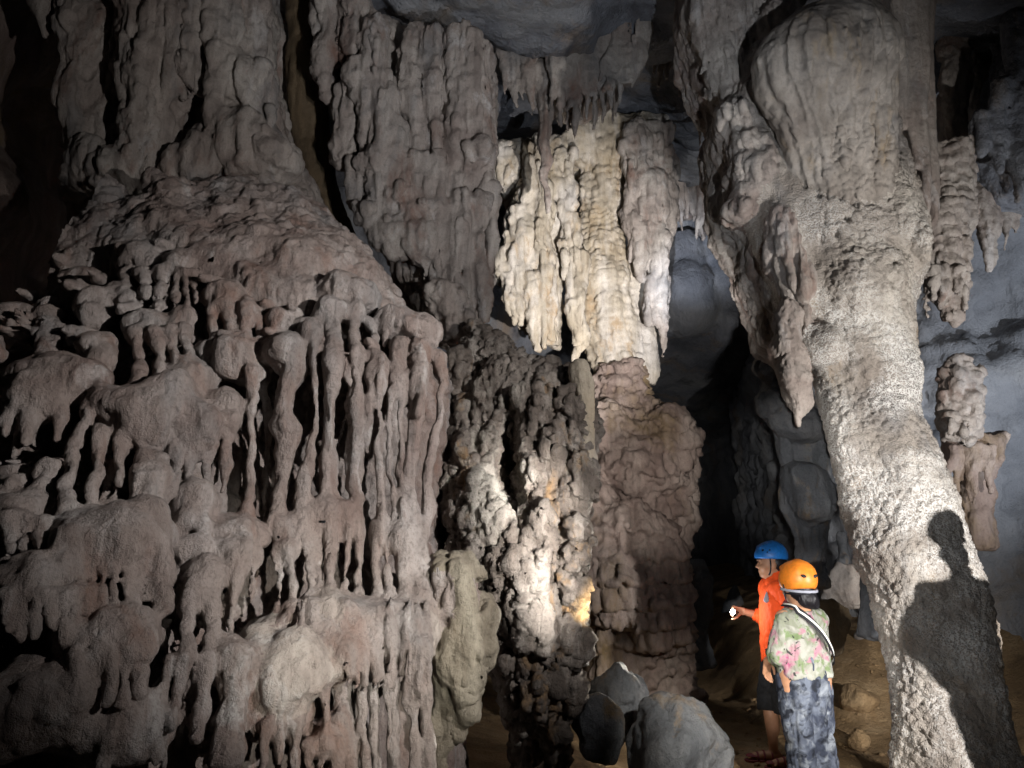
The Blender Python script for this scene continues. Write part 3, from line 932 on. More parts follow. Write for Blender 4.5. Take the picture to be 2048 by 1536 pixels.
# many smaller lobes fill the dim left side
done = [(288,535),(362,535),(450,598),(300,660),(195,612),(195,700),(300,860),(110,790),(235,1085),(80,1185),(215,1300)]
tries = 0; n = 0
while n < 34 and tries < 900:
    tries += 1
    a = rnd.uniform(-60, 520); b = rnd.uniform(600, 1500)
    if (a > 380 and b < 1080) or (a > 230 and b < 650): continue
    if any(abs(a - x) < 52 and abs(b - y) < 44 for x, y in done): continue
    done.append((a, b)); n += 1
    w = rnd.uniform(40, 74)
    if rnd.random() < 0.8: jelly(a, b, w, w * rnd.uniform(0.7, 1.1), b + rnd.uniform(60, 120), rnd.randint(1, 3), -11 if a < 350 else -4, 0.0)
    else: cap(a, b, w, w * 0.9, 0.0)

topmask = lambda p: sm(p[:, 1], 4.15, 4.5)
def d_top(amp, wl, seed, octv=4):
    def f(p, n):
        return p + n * (amp * topmask(p) * (np.abs(fbm(p / wl + seed, octv)) ** 0.8 - 0.4))[:, None]
    return f
finish(F, 'flowstone_mound', 'huge pinkish grey flowstone mound with tiers of dripping lobes filling the left half', 'flowstone', M['flow'],
       [(d_ridge(0.06, 0.14, 4, 6, (1, 1, 2.2)), ('flank_lobe', 'hanging_drape')), (d_flute(0.04, 0.06, 0.5, 8), ('flank_lobe', 'hanging_drape')), d_warp(0.022, 0.22, 1), d_warp(0.009, 0.07, 2), d_top(0.034, 0.11, 3), d_flute(0.018, 0.05, 0.8, 2), d_flute(0.008, 0.035, 0.4, 7), d_ridge(0.006, 0.07, 2, 4), d_rough(0.005, 0.04, 3, 5)], mats={**{i: M['olive'] for i in OL}, **{i: M['tan'] for i in PL}},
       lo=(-2.75, 2.4, 0.0), hi=(0.2, 5.5, 4.6), cull=lambda c, n: (c[:, 2] < 0.03) | ((c[:, 1] > 5.0) & (n[:, 1] > 0.5)) | (c[:, 0] < -2.72))
# ------------------------------------------------------------------ helpers for hanging and standing forms
def fringe(F, x0, x1, py0, Y, n, lmin, lmax, w, k=0.03, name='stalactite', par=None, yj=0.1, tip=0.25):
    """n tapering stalactites side by side"""
    for j in range(n):
        x = x0 + (x1 - x0) * (j + rnd.uniform(0.2, 0.8)) / n
        y = Y + rnd.uniform(-yj, yj)
        l = rnd.uniform(lmin, lmax)
        ww = w * rnd.uniform(0.6, 1.2)
        F.part(name, par)
        pxchain(F, [(x, py0, y, ww), (x + rnd.uniform(-2, 2), py0 + l * 0.55, y, ww * rnd.uniform(0.5, 0.8)), (x + rnd.uniform(-3, 3), py0 + l, y, ww * tip)], k)

def lump(F, px, py, w, h, Y, d=None, k=0.06, name='flowstone_lobe', par=None):
    if name: F.part(name, par)
    s = MPP(px, py, Y)
    F.ell(P(px, py, Y), (w * s / 2, d or w * s / 2 * 0.8, h * s / 2), k)

# ------------------------------------------------------------------ massive column, upper left
F = Form(0.02)
Y = 5.9
F.slab(pxpoly([(112,-120),(118,60),(128,200),(124,300),(135,372),(150,470),(600,520),(640,420),(600,340),(565,300),(540,240),(535,160),(512,110),(510,-120)], Y), Y - 0.25, 7.0, 0.4, 0.05)
for a, b0, b1, w, dy in [(150,-120,380,70,-0.3),(205,-120,300,60,-0.2),(300,-120,420,130,-0.42),(262,-120,240,60,-0.3),(345,-120,190,90,-0.45),(395,-120,236,52,-0.5),(432,-120,232,44,-0.55),(470,-120,180,50,-0.45),(500,-120,130,44,-0.35)]:
    F.part('drapery_fold')
    pxchain(F, [(a, b0, Y + dy, w), (a + rnd.uniform(-6, 6), (b0 + b1) / 2, Y + dy, w * rnd.uniform(0.85, 1.05)), (a + rnd.uniform(-4, 4), b1, Y + dy, w * rnd.uniform(0.5, 0.8))], 0.07)
F.cur = 0
for a, b, w, h, y in [(515,190,58,130,5.55),(430,300,90,120,5.5),(500,300,90,140,5.45),(380,330,110,110,5.4),(250,350,120,100,5.5),(560,330,80,90,5.5),(170,330,90,110,5.55),(300,250,80,90,5.5),(470,260,60,90,5.5)]:
    lump(F, a, b, w, h, y, 0.2, 0.08)
s = MPP(372, 210, 5.4)
F.ell(P(372, 215, 5.35), (32 * s, 0.35, 48 * s), 0.06, 's')
F.ell(P(415, 250, 5.35), (9 * s, 0.25, 22 * s), 0.04, 's')
fringe(F, 350, 400, 130, 5.35, 3, 40, 75, 22, 0.03)
fringe(F, 420, 560, 215, 5.4, 5, 40, 80, 18, 0.03)
finish(F, 'cave_column', 'massive dim column with hollow and drapery folds rising behind the flowstone mound', 'column', M['tan'],
       [d_warp(0.05, 0.4, 4), d_ridge(0.07, 0.22, 4, 8, (1, 1, 2.6)), d_flute(0.05, 0.11, 1.2, 4), d_flute(0.03, 0.06, 0.5, 6), d_rough(0.015, 0.1, 3, 4)], group=None)

F = Form(0.022)
F.prof(pxrows([(-80,565,650),(100,575,655),(200,580,655),(300,585,662),(380,590,680),(480,600,720)], 6.6, 0.8))
finish(F, 'cave_column', 'narrow ochre stained column half hidden beside the massive column', 'column', M['ochre'],
       [d_warp(0.04, 0.4, 8), d_flute(0.03, 0.1, 0.8, 9), d_rough(0.01, 0.1, 3, 1)])

F = Form(0.02)
pxchain(F, [(70,-60,5.6,70),(78,10,5.6,50),(90,50,5.6,26),(94,72,5.6,10)], 0.04)
finish(F, 'stalactite', 'short dim stalactite in the top left corner', 'stalactite', M['tan'], [d_warp(0.03, 0.2, 3), d_rough(0.012, 0.1, 3, 3)])

# ------------------------------------------------------------------ fluted curtain left of the bright column
F = Form((0.018, 0.02, 0.02))
Y = 6.3
F.slab(pxpoly([(612,-120),(690,-120),(735,10),(830,55),(930,66),(982,100),(986,250),(980,420),(972,540),(950,620),(900,680),(840,660),(790,560),(750,450),(720,400),(690,310),(662,210),(640,160),(620,60)], Y), Y - 0.1, 6.9, 0.3, 0.05)
for a, b0, b1, w, dy in [(655,-100,200,60,-.2),(700,-100,170,60,-.3),(690,190,330,60,-.25),(745,60,330,70,-.35),(770,200,420,60,-.4),(715,330,430,50,-.3),(790,260,480,60,-.35),(830,60,380,50,-.3),(820,330,480,50,-.4),
                         (865,70,330,44,-.35),(850,330,560,46,-.4),(895,80,360,40,-.3),(880,330,640,44,-.35),(915,70,470,44,-.38),(905,420,600,40,-.4),(945,80,400,44,-.36),(935,400,625,44,-.42),(970,100,420,40,-.3),(962,400,650,38,-.4),(985,380,575,20,-.3)]:
    F.part('drapery_fold')
    pxchain(F, [(a, b0, Y + dy, w * 0.8), (a + rnd.uniform(-5, 5), b0 * .6 + b1 * .4, Y + dy, w), (a + rnd.uniform(-4, 4), b0 * .25 + b1 * .75, Y + dy, w * rnd.uniform(.6, .85)), (a + rnd.uniform(-4, 4), b1, Y + dy, w * 0.2)], 0.035)
F.cur = 0
for a, b, w, h, y in [(715,160,60,60,5.95),(755,330,70,60,5.9),(800,400,80,60,5.95),(740,430,70,60,5.9),(840,480,90,90,5.9),(790,470,90,80,5.9),(850,430,110,40,5.92),(955,310,60,60,5.9),(915,640,80,110,5.6),(890,600,70,60,5.6)]:
    lump(F, a, b, w, h, y, 0.16, 0.06)
finish(F, 'limestone_curtain', 'dim pinkish limestone curtain of long folds between the mound and the bright column', 'curtain', M['tan'],
       [d_warp(0.035, 0.3, 5), d_ridge(0.06, 0.18, 4, 3, (1, 1, 2.6)), d_flute(0.05, 0.09, 1.0, 14), d_flute(0.03, 0.055, 0.45, 16), d_rough(0.012, 0.08, 3, 4)])

# ------------------------------------------------------------------ rough dark column in the middle
F = Form((0.0125, 0.014, 0.014))
Y = 4.75
ctr = [(950,620,5.3),(1050,690,5.0),(1170,760,4.95),(900,760,5.1),(1000,800,4.85),(1100,830,4.7),(900,900,4.8),(1000,950,4.62),(1120,950,4.55),(920,1050,4.6),(1050,1080,4.45),(1140,1120,4.55),(950,1180,4.6),(1060,1200,4.45),(1130,1260,4.6),(1000,1300,4.6),(1080,1350,4.55),(1120,1450,4.75),(1000,1480,4.9)]
wp = [P(*c) for c in ctr]
CS = RBF([(w[0], w[2]) for w in wp], [w[1] for w in wp], 0.003)
F.slab(pxpoly([(930,590),(985,630),(1060,680),(1130,722),(1180,765),(1190,860),(1176,940),(1160,1060),(1150,1110),(1166,1150),(1150,1200),(1160,1240),(1136,1300),(1140,1380),(1130,1460),(1120,1700),(1030,1700),(1030,1480),(985,1330),(960,1220),(915,1130),(895,1050),(878,960),(890,860),(885,740)], Y), CS, 5.5, 0.12, 0.03, 0.8)
F.ell(P(1020,900,4.55), (0.1, 0.4, 0.42), 0.05, 's')
F.ell(P(1040,960,4.5), (0.06, 0.3, 0.3), 0.05, 's')
for q in range(70):
    a = rnd.uniform(900, 1165); b = rnd.uniform(700, 1330)
    y = float(CS(np.array(P(a, b, 4.6)[0]), np.array(P(a, b, 4.6)[2]))) - 0.02
    if abs(a - 1025) < 45 and 800 < b < 1000: continue
    if b > 1200 and a < 1000: continue
    if b < 640 + (a - 930) * 0.55 + 40: continue
    F.part('drip_knob')
    w = rnd.uniform(14, 38); l = rnd.uniform(30, 110)
    pxchain(F, [(a, b, y, w), (a + rnd.uniform(-3, 3), b + l * .5, y - 0.01, w * .8), (a + rnd.uniform(-4, 4), b + l, y, w * .3)], 0.02)
fringe(F, 1050, 1120, 1370, 4.5, 4, 40, 75, 22, 0.02)
fringe(F, 1010, 1060, 1330, 4.6, 3, 40, 110, 20, 0.02)
for b in range(1080, 1480, 26):
    F.cur = 0
    lump(F, 1150 + rnd.uniform(-14, 6) - max(0, (b - 1240) * 0.08), b, rnd.uniform(16, 34), rnd.uniform(20, 36), 4.68, 0.06, 0.03, None)
rimmask = lambda p: 0.25 + 0.75 * sm(p[:, 0], 0.28, 0.42)
finish(F, 'limestone_column', 'rough dark crusted column in the middle with lamplit pale foot', 'column', M['dark'],
       [d_warp(0.03, 0.18, 5), d_ridge(0.06, 0.14, 4, 4, (1, 1, 1.7)), d_ridge(0.035, 0.06, 3, 9, (1, 1, 1.4)), d_flute(0.03, 0.06, 0.3, 16), d_pop(0.018, 0.035, 4, 0.7, rimmask), d_rough(0.012, 0.05, 3, 4)])
F = Form(0.011)
pxchain(F, [(1160,740,4.72,44),(1172,820,4.7,36),(1176,900,4.7,34),(1178,980,4.7,30),(1174,1025,4.7,14)], 0.02)
F.part('side_blade'); pxchain(F, [(1156,880,4.72,24),(1158,980,4.7,14),(1156,1022,4.7,6)], 0.01)
finish(F, 'stalactite', 'pale smooth stalactite hanging along the edge of the dark middle column', 'stalactite', M['cream'], [d_warp(0.015, 0.12, 3), d_flute(0.012, 0.05, 0.5, 3), d_rough(0.004, 0.03, 3, 3)])

# ------------------------------------------------------------------ tall bright column at the back
F = Form((0.02, 0.024, 0.022))
Y = 8.9
F.prof(pxrows([(240,1160,1250),(300,1165,1250),(380,1165,1248),(450,1160,1245),(520,1152,1258),(560,1145,1275),(650,1165,1285),(740,1185,1292),(790,1185,1300)], Y, 0.9), 0.08)
base = F.part('terraced_base')
F.prof(pxrows([(735,1190,1280,8.7),(790,1180,1300,8.7),(825,1165,1350,8.7),(870,1160,1398,8.6),(950,1165,1396,8.6),(1030,1170,1390,8.6),(1090,1165,1370,8.6),(1150,1165,1375,8.6),(1250,1160,1380,8.6),(1330,1175,1392,8.6),(1420,1190,1400,8.6)], 8.6, 0.6), 0.06)
for a, b, w, h, y in [(1340,870,110,120,8.3),(1220,860,110,120,8.3),(1280,930,180,120,8.2),(1200,1080,90,120,8.1),(1260,1060,130,110,8.05),(1320,1100,90,130,8.1),(1225,1160,120,200,8.05),(1300,1200,100,200,8.1),(1190,1010,60,120,8.2),(1350,1200,60,160,8.2)]:
    lump(F, a, b, w, h, y, 0.25, 0.1, 'terrace_lobe', base)
F.part('broken_panel')
F.slab(pxpoly([(1003,500),(1010,450),(1035,400),(1062,330),(1110,315),(1116,500),(1112,695),(1090,690),(1050,650),(1020,610),(1000,560)], 8.8), 8.55, 9.0, 0.16, 0.05)
F.part('shelf')
F.slab(pxpoly([(985,340),(995,300),(1060,290),(1120,292),(1170,262),(1240,245),(1330,245),(1335,290),(1250,340),(1150,330),(1080,345),(1010,380)], 8.9), 8.6, 9.6, 0.16, 0.08)
for a, b0, b1, w, y in [(1010,470,620,30,8.5),(1035,420,640,30,8.45),(1060,330,650,28,8.45),(1085,330,690,30,8.4),(1022,560,640,40,8.5),(1070,560,690,44,8.45),
                        (1092,300,440,26,8.5),(1078,300,420,20,8.45),(1118,300,430,24,8.5),(1140,300,480,22,8.5),(1150,430,690,30,8.5),(1130,330,520,20,8.55),(1160,520,730,36,8.5),(1060,300,400,18,8.5),(1100,440,520,12,8.45),(1127,480,560,14,8.5)]:
    F.part('calcite_blade')
    pxchain(F, [(a, b0, y, w * .8), (a + rnd.uniform(-3, 3), b0 * .5 + b1 * .5, y, w), (a + rnd.uniform(-4, 4), b1, y, w * 0.3)], 0.04)
for a, b0, b1, w, y in [(1262,260,520,34,8.5),(1285,250,560,40,8.45),(1310,250,600,36,8.45),(1332,260,520,30,8.5),(1327,480,715,30,8.42),(1342,300,470,18,8.5),(1300,560,660,22,8.42)]:
    F.part('curtain_blade')
    pxchain(F, [(a, b0, y, w * .9), (a + rnd.uniform(-3, 3), b0 * .5 + b1 * .5, y, w), (a + rnd.uniform(-2, 2), b0 * .15 + b1 * .85, y, w * .7), (a + rnd.uniform(-3, 3), b1, y, w * 0.2)], 0.05)
for a, b0, b1, w in [(1290,500,740,26),(1305,560,760,20),(1272,480,720,24)]:
    F.part('calcite_blade')
    pxchain(F, [(a, b0, 8.75, w), (a, b1, 8.75, w * .6)], 0.05)
finish(F, 'calcite_column', 'tall cream column lit by a beam above a mauve terraced base at the back', 'column', M['cream'],
       [d_warp(0.05, 0.3, 5), (d_terr(0.02, 0.085, 0.15, 0.05, 2, 1.2), ('body',)), (d_ridge(0.06, 0.16, 4, 7, (1, 1, 2.5)), ('body',)), (d_terr(0.09, 0.24, 0.2, 0.06, 6, 1.2), ('terraced_base', 'terrace_lobe')), (d_flute(0.07, 0.09, 0.7, 16), ('!', 'body')), (d_ridge(0.04, 0.12, 3, 3, (1, 1, 2.5)), ('!', 'body')), d_flute(0.02, 0.045, 0.2, 19), d_rough(0.015, 0.07, 3, 4)],
       mats={'terraced_base': M['mauve'], 'terrace_lobe': M['mauve'], 'curtain_blade': M['tan']})

# stalactites under the ceiling above the bright column
for lab, spec in [('long thin stalactite pointing at the top of the bright column', [(1085,150,7.6,60),(1092,200,7.6,34),(1093,260,7.6,26),(1090,330,7.6,20),(1092,420,7.6,8)]),
                  ('fluted fan of small stalactites above the bright column', None),
                  ('slanting grooved drapery under the ceiling above the bright column', 'fan')]:
    F = Form(0.018)
    if spec == 'fan':
        for j in range(9):
            t = j / 8
            F.part('drapery_fold')
            x = 1215 + 62 * t
            pxchain(F, [(x + 30 - 10 * t, 36 + 8 * t, 7.3, 26), (x + 5, 110, 7.3, 20), (x - 18 + 8 * t, 150 + rnd.uniform(0, 40), 7.3, 7)], 0.03)
    elif spec is None:
        F.slab(pxpoly([(1100,170),(1240,150),(1240,175),(1180,215),(1120,215)], 7.7), 7.6, 8.1, 0.1)
        for j, (a, b, w) in enumerate([(1118,225,20),(1135,262,26),(1150,250,18),(1165,235,22),(1190,220,16),(1207,245,16),(1232,232,14),(1146,280,10)]):
            F.part('stalactite_tip')
            pxchain(F, [(a - 6, 160, 7.6, w * 1.3), (a, 195, 7.6, w), (a + 2, b, 7.6, w * .2)], 0.03)
    else:
        pxchain(F, spec, 0.03)
        F.part('side_drip'); pxchain(F, [(1060,150,7.65,50),(1068,190,7.65,24),(1070,215,7.65,6)], 0.03)
    finish(F, 'stalactite', lab, 'stalactite', M['tan'], [d_warp(0.03, 0.2, 3), d_flute(0.03, 0.06, 0.4, 3), d_rough(0.01, 0.05, 3, 3)])

for lab, spec, yy in [('row of short brown stalactites under the ceiling left of the fluted fan', [(1010,110,190,22),(1028,115,215,26),(1046,120,200,20),(1062,118,232,24)], 7.5),
                      ('small hanging spikes under the ceiling right of the slanting drapery', [(1305,70,140,18),(1322,80,175,20),(1340,90,160,16),(1362,100,190,18)], 7.8),
                      ('dense fringe of fine stalactites hanging in front of the top of the bright column', [(1105,165,232,12),(1122,160,262,14),(1138,165,240,11),(1152,160,285,14),(1170,158,235,12),(1186,160,255,13),(1203,155,226,11),(1220,150,250,14),(1238,145,215,12)], 7.35),
                      ('ragged small stalactites under the ceiling between the bright and the leaning column', [(1388,150,240,18),(1402,160,290,20),(1418,170,262,16),(1434,180,310,20),(1448,185,280,14)], 8.2),
                      ('thin spikes hanging beside the broad grey blue drapery', [(1905,240,330,20),(1922,250,372,22),(1968,380,470,18),(2010,400,500,24),(2030,400,470,18)], 6.5)]:
    F = Form(0.018)
    for a, b0, b1, w in spec:
        F.part('stalactite_tip')
        pxchain(F, [(a - 6, b0 - 330 if yy < 7 else b0 - 110, yy + (0.3 if yy < 7 else 0), w * 2.2), (a - 4, b0 - 90, yy, w * 1.9), (a, b0, yy, w * 1.4), (a + 1, b0 * .5 + b1 * .5, yy, w * .8), (a + rnd.uniform(-2, 2), b1, yy, w * .2)], 0.05)
    finish(F, 'stalactite', lab, 'stalactite', M['tan'], [d_warp(0.03, 0.2, 3), d_flute(0.03, 0.06, 0.4, 3), d_rough(0.012, 0.06, 3, 3)])

# stalactites on the far wall
for a0, a1, b0, lab in [(1375,1400,350,'small cluster of stalactites on the blue grey wall beside the bright column'), (1440,1470,380,'ragged stalactites on the blue grey wall left of the leaning column')]:
    F = Form(0.03)
    F.slab(pxpoly([(a0 - 24, b0 - 30), (a1 + 14, b0 - 60), (a1 + 14, b0 + 30), (a0 - 10, b0 + 40)], 11.2), 11.1, 12.4, 0.25)
    fringe(F, a0 - 20, a1 + 14, b0, 11.1, 5, 60, 150, 18, 0.06)
    finish(F, 'stalactite', lab, 'stalactite', M['tan'], [d_warp(0.05, 0.3, 3), d_flute(0.04, 0.1, 0.5, 3), d_rough(0.02, 0.1, 3, 3)])

# ------------------------------------------------------------------ leaning column on the right
F = Form((0.0115, 0.0125, 0.0125))
rows = [(180,1500,1790,5.6,.5),(300,1480,1800,5.55,.5),(360,1472,1815,5.55,.5),(420,1482,1842,5.5,.5),(520,1520,1856,5.5,.5),(600,1548,1828,5.5,.55),(690,1575,1826,5.5,.55),(760,1632,1835,5.45,.6),(850,1652,1850,5.4,.6),
        (950,1672,1888,5.35,.6),(1050,1700,1922,5.3,.6),(1150,1732,1962,5.25,.6),(1250,1755,1986,5.2,.6),(1350,1778,1999,5.15,.62),(1450,1788,2012,5.1,.65),(1560,1795,2050,5.05,.7),(1720,1780,2090,5.0,.7)]
F.prof(pxrows(rows, 5.4), 0.06)
F.part('rounded_cap')
F.prof(pxrows([(30,1620,1735,5.2,.8),(46,1565,1772,5.16,.75),(82,1522,1792,5.08,.72),(130,1503,1797,5.03,.7),(180,1512,1794,5.05,.66),(240,1545,1788,5.12,.6),(320,1580,1785,5.22,.55),(420,1610,1782,5.32,.5),(520,1650,1775,5.42,.5)], 5.3), 0.05, 0.12)
F.part('flank')
Yf = 5.6
F.slab(pxpoly([(1390,-120),(1385,40),(1420,130),(1455,180),(1438,250),(1452,320),(1460,430),(1500,470),(1512,540),(1545,600),(1560,660),(1620,700),(1660,600),(1640,300),(1600,100),(1620,-120)], Yf), Yf - 0.15, 6.4, 0.2, 0.06)
for a, b, w, h, y in [(1475,240,90,90,5.5),(1490,300,80,70,5.5),(1485,345,70,80,5.5),(1490,400,70,60,5.5),(1475,430,50,50,5.5),(1530,350,90,160,5.45),(1560,480,80,200,5.42),(1590,560,70,160,5.4),(1545,250,80,120,5.5),(1595,660,70,120,5.42),(1535,130,70,110,5.42),(1545,60,80,110,5.48),(1550,200,60,90,5.36),(1520,200,70,80,5.45)]:
    lump(F, a, b, w, h, y, 0.2, 0.05, 'flank_lobe')
for a, b0, b1, w in [(1405,-100,150,46),(1425,-80,205,40),(1438,60,190,24),(1455,-60,215,22),(1480,-100,200,60),(1510,-100,120,60),(1560,-100,60,70),(1600,-100,60,60)]:
    F.part('stalactite')
    pxchain(F, [(a, b0, 5.62, w), (a + rnd.uniform(-3, 3), b0 * .4 + b1 * .6, 5.6, w * .8), (a + rnd.uniform(-3, 3), b1, 5.6, w * .15)], 0.04)
F.part('pale_ridge')
pxchain(F, [(1545,300,5.35,20),(1560,400,5.3,22),(1580,480,5.28,26),(1598,560,5.3,18),(1610,640,5.35,10)], 0.04)
for a, b, w, h in [(1800,420,60,150),(1830,480,50,120),(1740,540,150,110),(1720,580,130,120),(1640,690,80,90)]:
    lump(F, a, b, w, h, 5.27, 0.14, 0.06, 'crusted_boss')
F.cur = 0
# grooves that run down the cap and draw together
crow = sorted(pxrows([(60,1524,1790,5.1,.73),(130,1503,1797,5.03,.7),(180,1512,1794,5.05,.66),(240,1545,1788,5.12,.6),(320,1580,1785,5.22,.55),(420,1610,1782,5.32,.5)], 5.1), reverse=True)
for j in range(19):
    t = -0.92 + 1.9 * (j + rnd.uniform(-0.25, 0.25)) / 18
    ang = math.asin(max(-0.97, min(0.97, t)))
    i0 = rnd.choice((0, 0, 1)); i1 = rnd.choice((3, 4, 5, 5))
    pts = []; rad = []
    for q in range(i0, i1 + 1):
        z, cx, cy, rx, ry = crow[q]
        a2 = ang + rnd.uniform(-0.03, 0.03)
        pts.append((cx + rx * math.sin(a2), cy - ry * math.cos(a2), z))
        rad.append(rnd.uniform(0.018, 0.034) * (0.4 if q in (i0, i1) else 1) * (1.5 if t > 0.35 else 1))
    F.chain(pts, rad, 0.03, op='s')
# a crack that runs down the column
for a, b in [(1655,430),(1652,470),(1640,520),(1645,560)]:
    s = MPP(a, b, 5.1); F.ell(P(a, b, 5.12), (6 * s, 0.12, 24 * s), 0.02, 's')
for a, b in [(1695,430),(1672,462),(1712,400),(1780,560),(1775,600),(1790,520)]:
    s = MPP(a, b, 5.1); F.ell(P(a, b, 5.13), (9 * s, 0.12, 12 * s), 0.02, 's')
zc = P(1700, 330, 5.3)[2]; zc2 = P(1700, 240, 5.2)[2]
popm = lambda p: sm(-p[:, 2], -zc2, -zc) * sm(p[:, 0], P(1590,400,5.4)[0], P(1630,400,5.4)[0])
flm = lambda p: 1 - popm(p)
zl0 = P(1650, 420, 5.2)[2]; zl1 = P(1650, 300, 5.1)[2]; zl2 = P(1650, 120, 5.0)[2]; zl3 = P(1650, 50, 5.0)[2]
lowcap = lambda p: sm(p[:, 2], zl0, zl1) * sm(-p[:, 2], -zl3, -zl2) * (0.45 + 0.55 * sm(p[:, 0], P(1600, 200, 5.1)[0], P(1680, 200, 5.1)[0]))
def masked(f, m):
    def g(p, n):
        return p + (f(p, n) - p) * m(p)[:, None]
    return g
finish(F, 'leaning_column', 'tall leaning column crusted with pale popcorn under a rounded grooved cap', 'column', M['pop'],
       [(d_warp(0.03, 0.25, 5), ('!', 'rounded_cap')), (d_flute(0.05, 0.075, 0.9, 21), ('flank', 'flank_lobe', 'stalactite')), (d_ridge(0.04, 0.12, 3, 5, (1, 1, 2.2)), ('flank', 'flank_lobe', 'stalactite')), (d_warp(0.02, 0.3, 5), ('rounded_cap',)), (masked(d_flute(0.05, 0.085, 1.8, 22, 0.7), lowcap), ('rounded_cap', 'body')), (masked(d_flute(0.03, 0.04, 0.8, 25), lowcap), ('rounded_cap', 'body')), (d_rough(0.014, 0.2, 3, 4), ('!', 'rounded_cap')),
        d_pop(0.013, 0.04, 4, 0.75, popm), d_pop(0.01, 0.026, 9, 0.8, popm), masked(d_rough(0.006, 0.05, 3, 8), flm)],
       cull=lambda c, n: (n[:, 1] > 0.55) & (c[:, 1] > 5.5),
       mats={'rounded_cap': M['cap'], 'flank': M['tan'], 'flank_lobe': M['tan'], 'stalactite': M['tan'], 'pale_ridge': M['tan']})

F = Form(0.013)
F.slab(pxpoly([(1745,-120),(1858,-120),(1862,120),(1866,300),(1870,455),(1852,462),(1838,380),(1815,300),(1790,200),(1760,60)], 5.85), 5.7, 6.2, 0.12)
for a, b, w in [(1848,458,22),(1826,330,26),(1800,250,30)]:
    F.part('drapery_fold'); pxchain(F, [(a - 4, -100, 5.68, w), (a, b - 120, 5.68, w), (a + 4, b, 5.68, w * .6)], 0.04)
finish(F, 'drapery_sheet', 'smooth pale hanging drapery right behind the rounded cap', 'drapery', M['tan'], [d_warp(0.02, 0.4, 3), d_flute(0.02, 0.12, 2.0, 3), d_rough(0.004, 0.05, 3, 3)])

F = Form(0.01)
pxchain(F, [(1575,620,5.28,50),(1572,690,5.24,62),(1585,750,5.24,66),(1598,800,5.24,42),(1595,845,5.24,12)], 0.03)
F.part('side_blade'); pxchain(F, [(1605,700,5.26,30),(1612,760,5.25,24),(1614,800,5.25,6)], 0.02)
finish(F, 'stalactite', 'pale yellowish broken stalactite on the left side of the leaning column', 'stalactite', M['tan'], [d_warp(0.03, 0.12, 3), d_ridge(0.02, 0.08, 3, 3, (1, 1, 2)), d_rough(0.005, 0.03, 3, 3)])

# lumpy grey column behind
F = Form(0.02)
F.prof(pxrows([(440,1490,1600),(520,1500,1620),(620,1500,1640),(700,1520,1640),(740,1512,1600),(790,1525,1640),(830,1525,1660),(870,1540,1670),(950,1560,1665),(1000,1568,1668),(1060,1580,1662),(1130,1600,1660),(1180,1610,1665)], 6.9, 0.7), 0.06)
for a, b, w, h in [(1520,580,60,120),(1525,660,50,100),(1545,740,70,60),(1560,810,90,70),(1600,850,110,70),(1630,1000,80,110),(1605,960,70,60)]:
    lump(F, a, b, w, h, 6.65, 0.2, 0.07, 'lump')
finish(F, 'grey_column', 'lumpy grey column tapering downward behind the leaning column', 'column', M['boulder'], [d_warp(0.05, 0.3, 3), d_flute(0.04, 0.09, 0.6, 3), d_rough(0.012, 0.06, 4, 3)])

# hanging forms right of the leaning column
F = Form(0.014)
F.prof(pxrows([(290,1850,1960),(380,1850,1950),(440,1838,1945),(500,1845,1940),(560,1850,1940),(600,1870,1935),(640,1890,1922),(656,1900,1915)], 6.1, 0.7), 0.05)
fringe(F, 1850, 1940, 540, 6.0, 7, 40, 95, 20, 0.03)
finish(F, 'stalactite', 'thick ragged stalactite hanging right of the leaning column', 'stalactite', M['tan'], [d_warp(0.03, 0.2, 3), d_terr(0.025, 0.11, 0.3, 0.06, 3, 2.0), d_ridge(0.035, 0.12, 3, 4, (1, 1, 1.6)), d_flute(0.03, 0.05, 0.35, 3), d_rough(0.01, 0.04, 3, 3)])
F = Form(0.016)
F.prof(pxrows([(360,1945,2000),(420,1945,1998),(470,1955,1996),(520,1968,1990),(552,1977,1983)], 6.4, 0.7), 0.05)
finish(F, 'stalactite', 'pointed brown stalactite near the right edge in front of the scalloped wall', 'stalactite', M['tan'], [d_warp(0.03, 0.2, 5), d_flute(0.03, 0.06, 0.4, 3), d_rough(0.01, 0.04, 3, 3)])
F = Form(0.014)
F.prof(pxrows([(722,1900,1935),(745,1885,1958),(800,1880,1960),(850,1882,1958),(876,1885,1955)], 6.5, 0.7), 0.05, 0.04)
fringe(F, 1885, 1955, 850, 6.45, 7, 20, 50, 16, 0.03)
finish(F, 'broken_stalactite', 'broken stub of rough tan rock right of the leaning column', 'stalactite', M['tan'], [d_warp(0.03, 0.15, 5), d_pop(0.04, 0.1, 3), d_rough(0.015, 0.05, 3, 3)])
F = Form(0.02)
F.prof(pxrows([(865,1885,2010),(920,1895,2000),(960,1910,1990),(1010,1930,1985),(1100,1930,2000)], 7.0, 0.7), 0.05)
fringe(F, 1890, 1990, 900, 6.8, 5, 50, 110, 26, 0.04)
finish(F, 'cave_column', 'short reddish column with drips low behind the leaning column', 'column', M['mauve'], [d_warp(0.04, 0.2, 5), d_flute(0.04, 0.07, 0.5, 3), d_rough(0.012, 0.05, 3, 3)])
F = Form(0.018)
F.slab(pxpoly([(2020,-120),(2015,60),(2000,170),(1965,230),(1940,310),(1975,350),(2010,400),(2120,420),(2200,-120)], 6.2), 6.0, 6.6, 0.2)
for a, b0, b1, w in [(2030,-100,250,50),(2000,180,350,46),(1965,240,320,36),(2045,200,400,50)]:
    F.part('drapery_fold'); pxchain(F, [(a, b0, 5.95, w), (a - 4, b0 * .4 + b1 * .6, 5.95, w), (a - 8, b1, 5.95, w * .3)], 0.06)
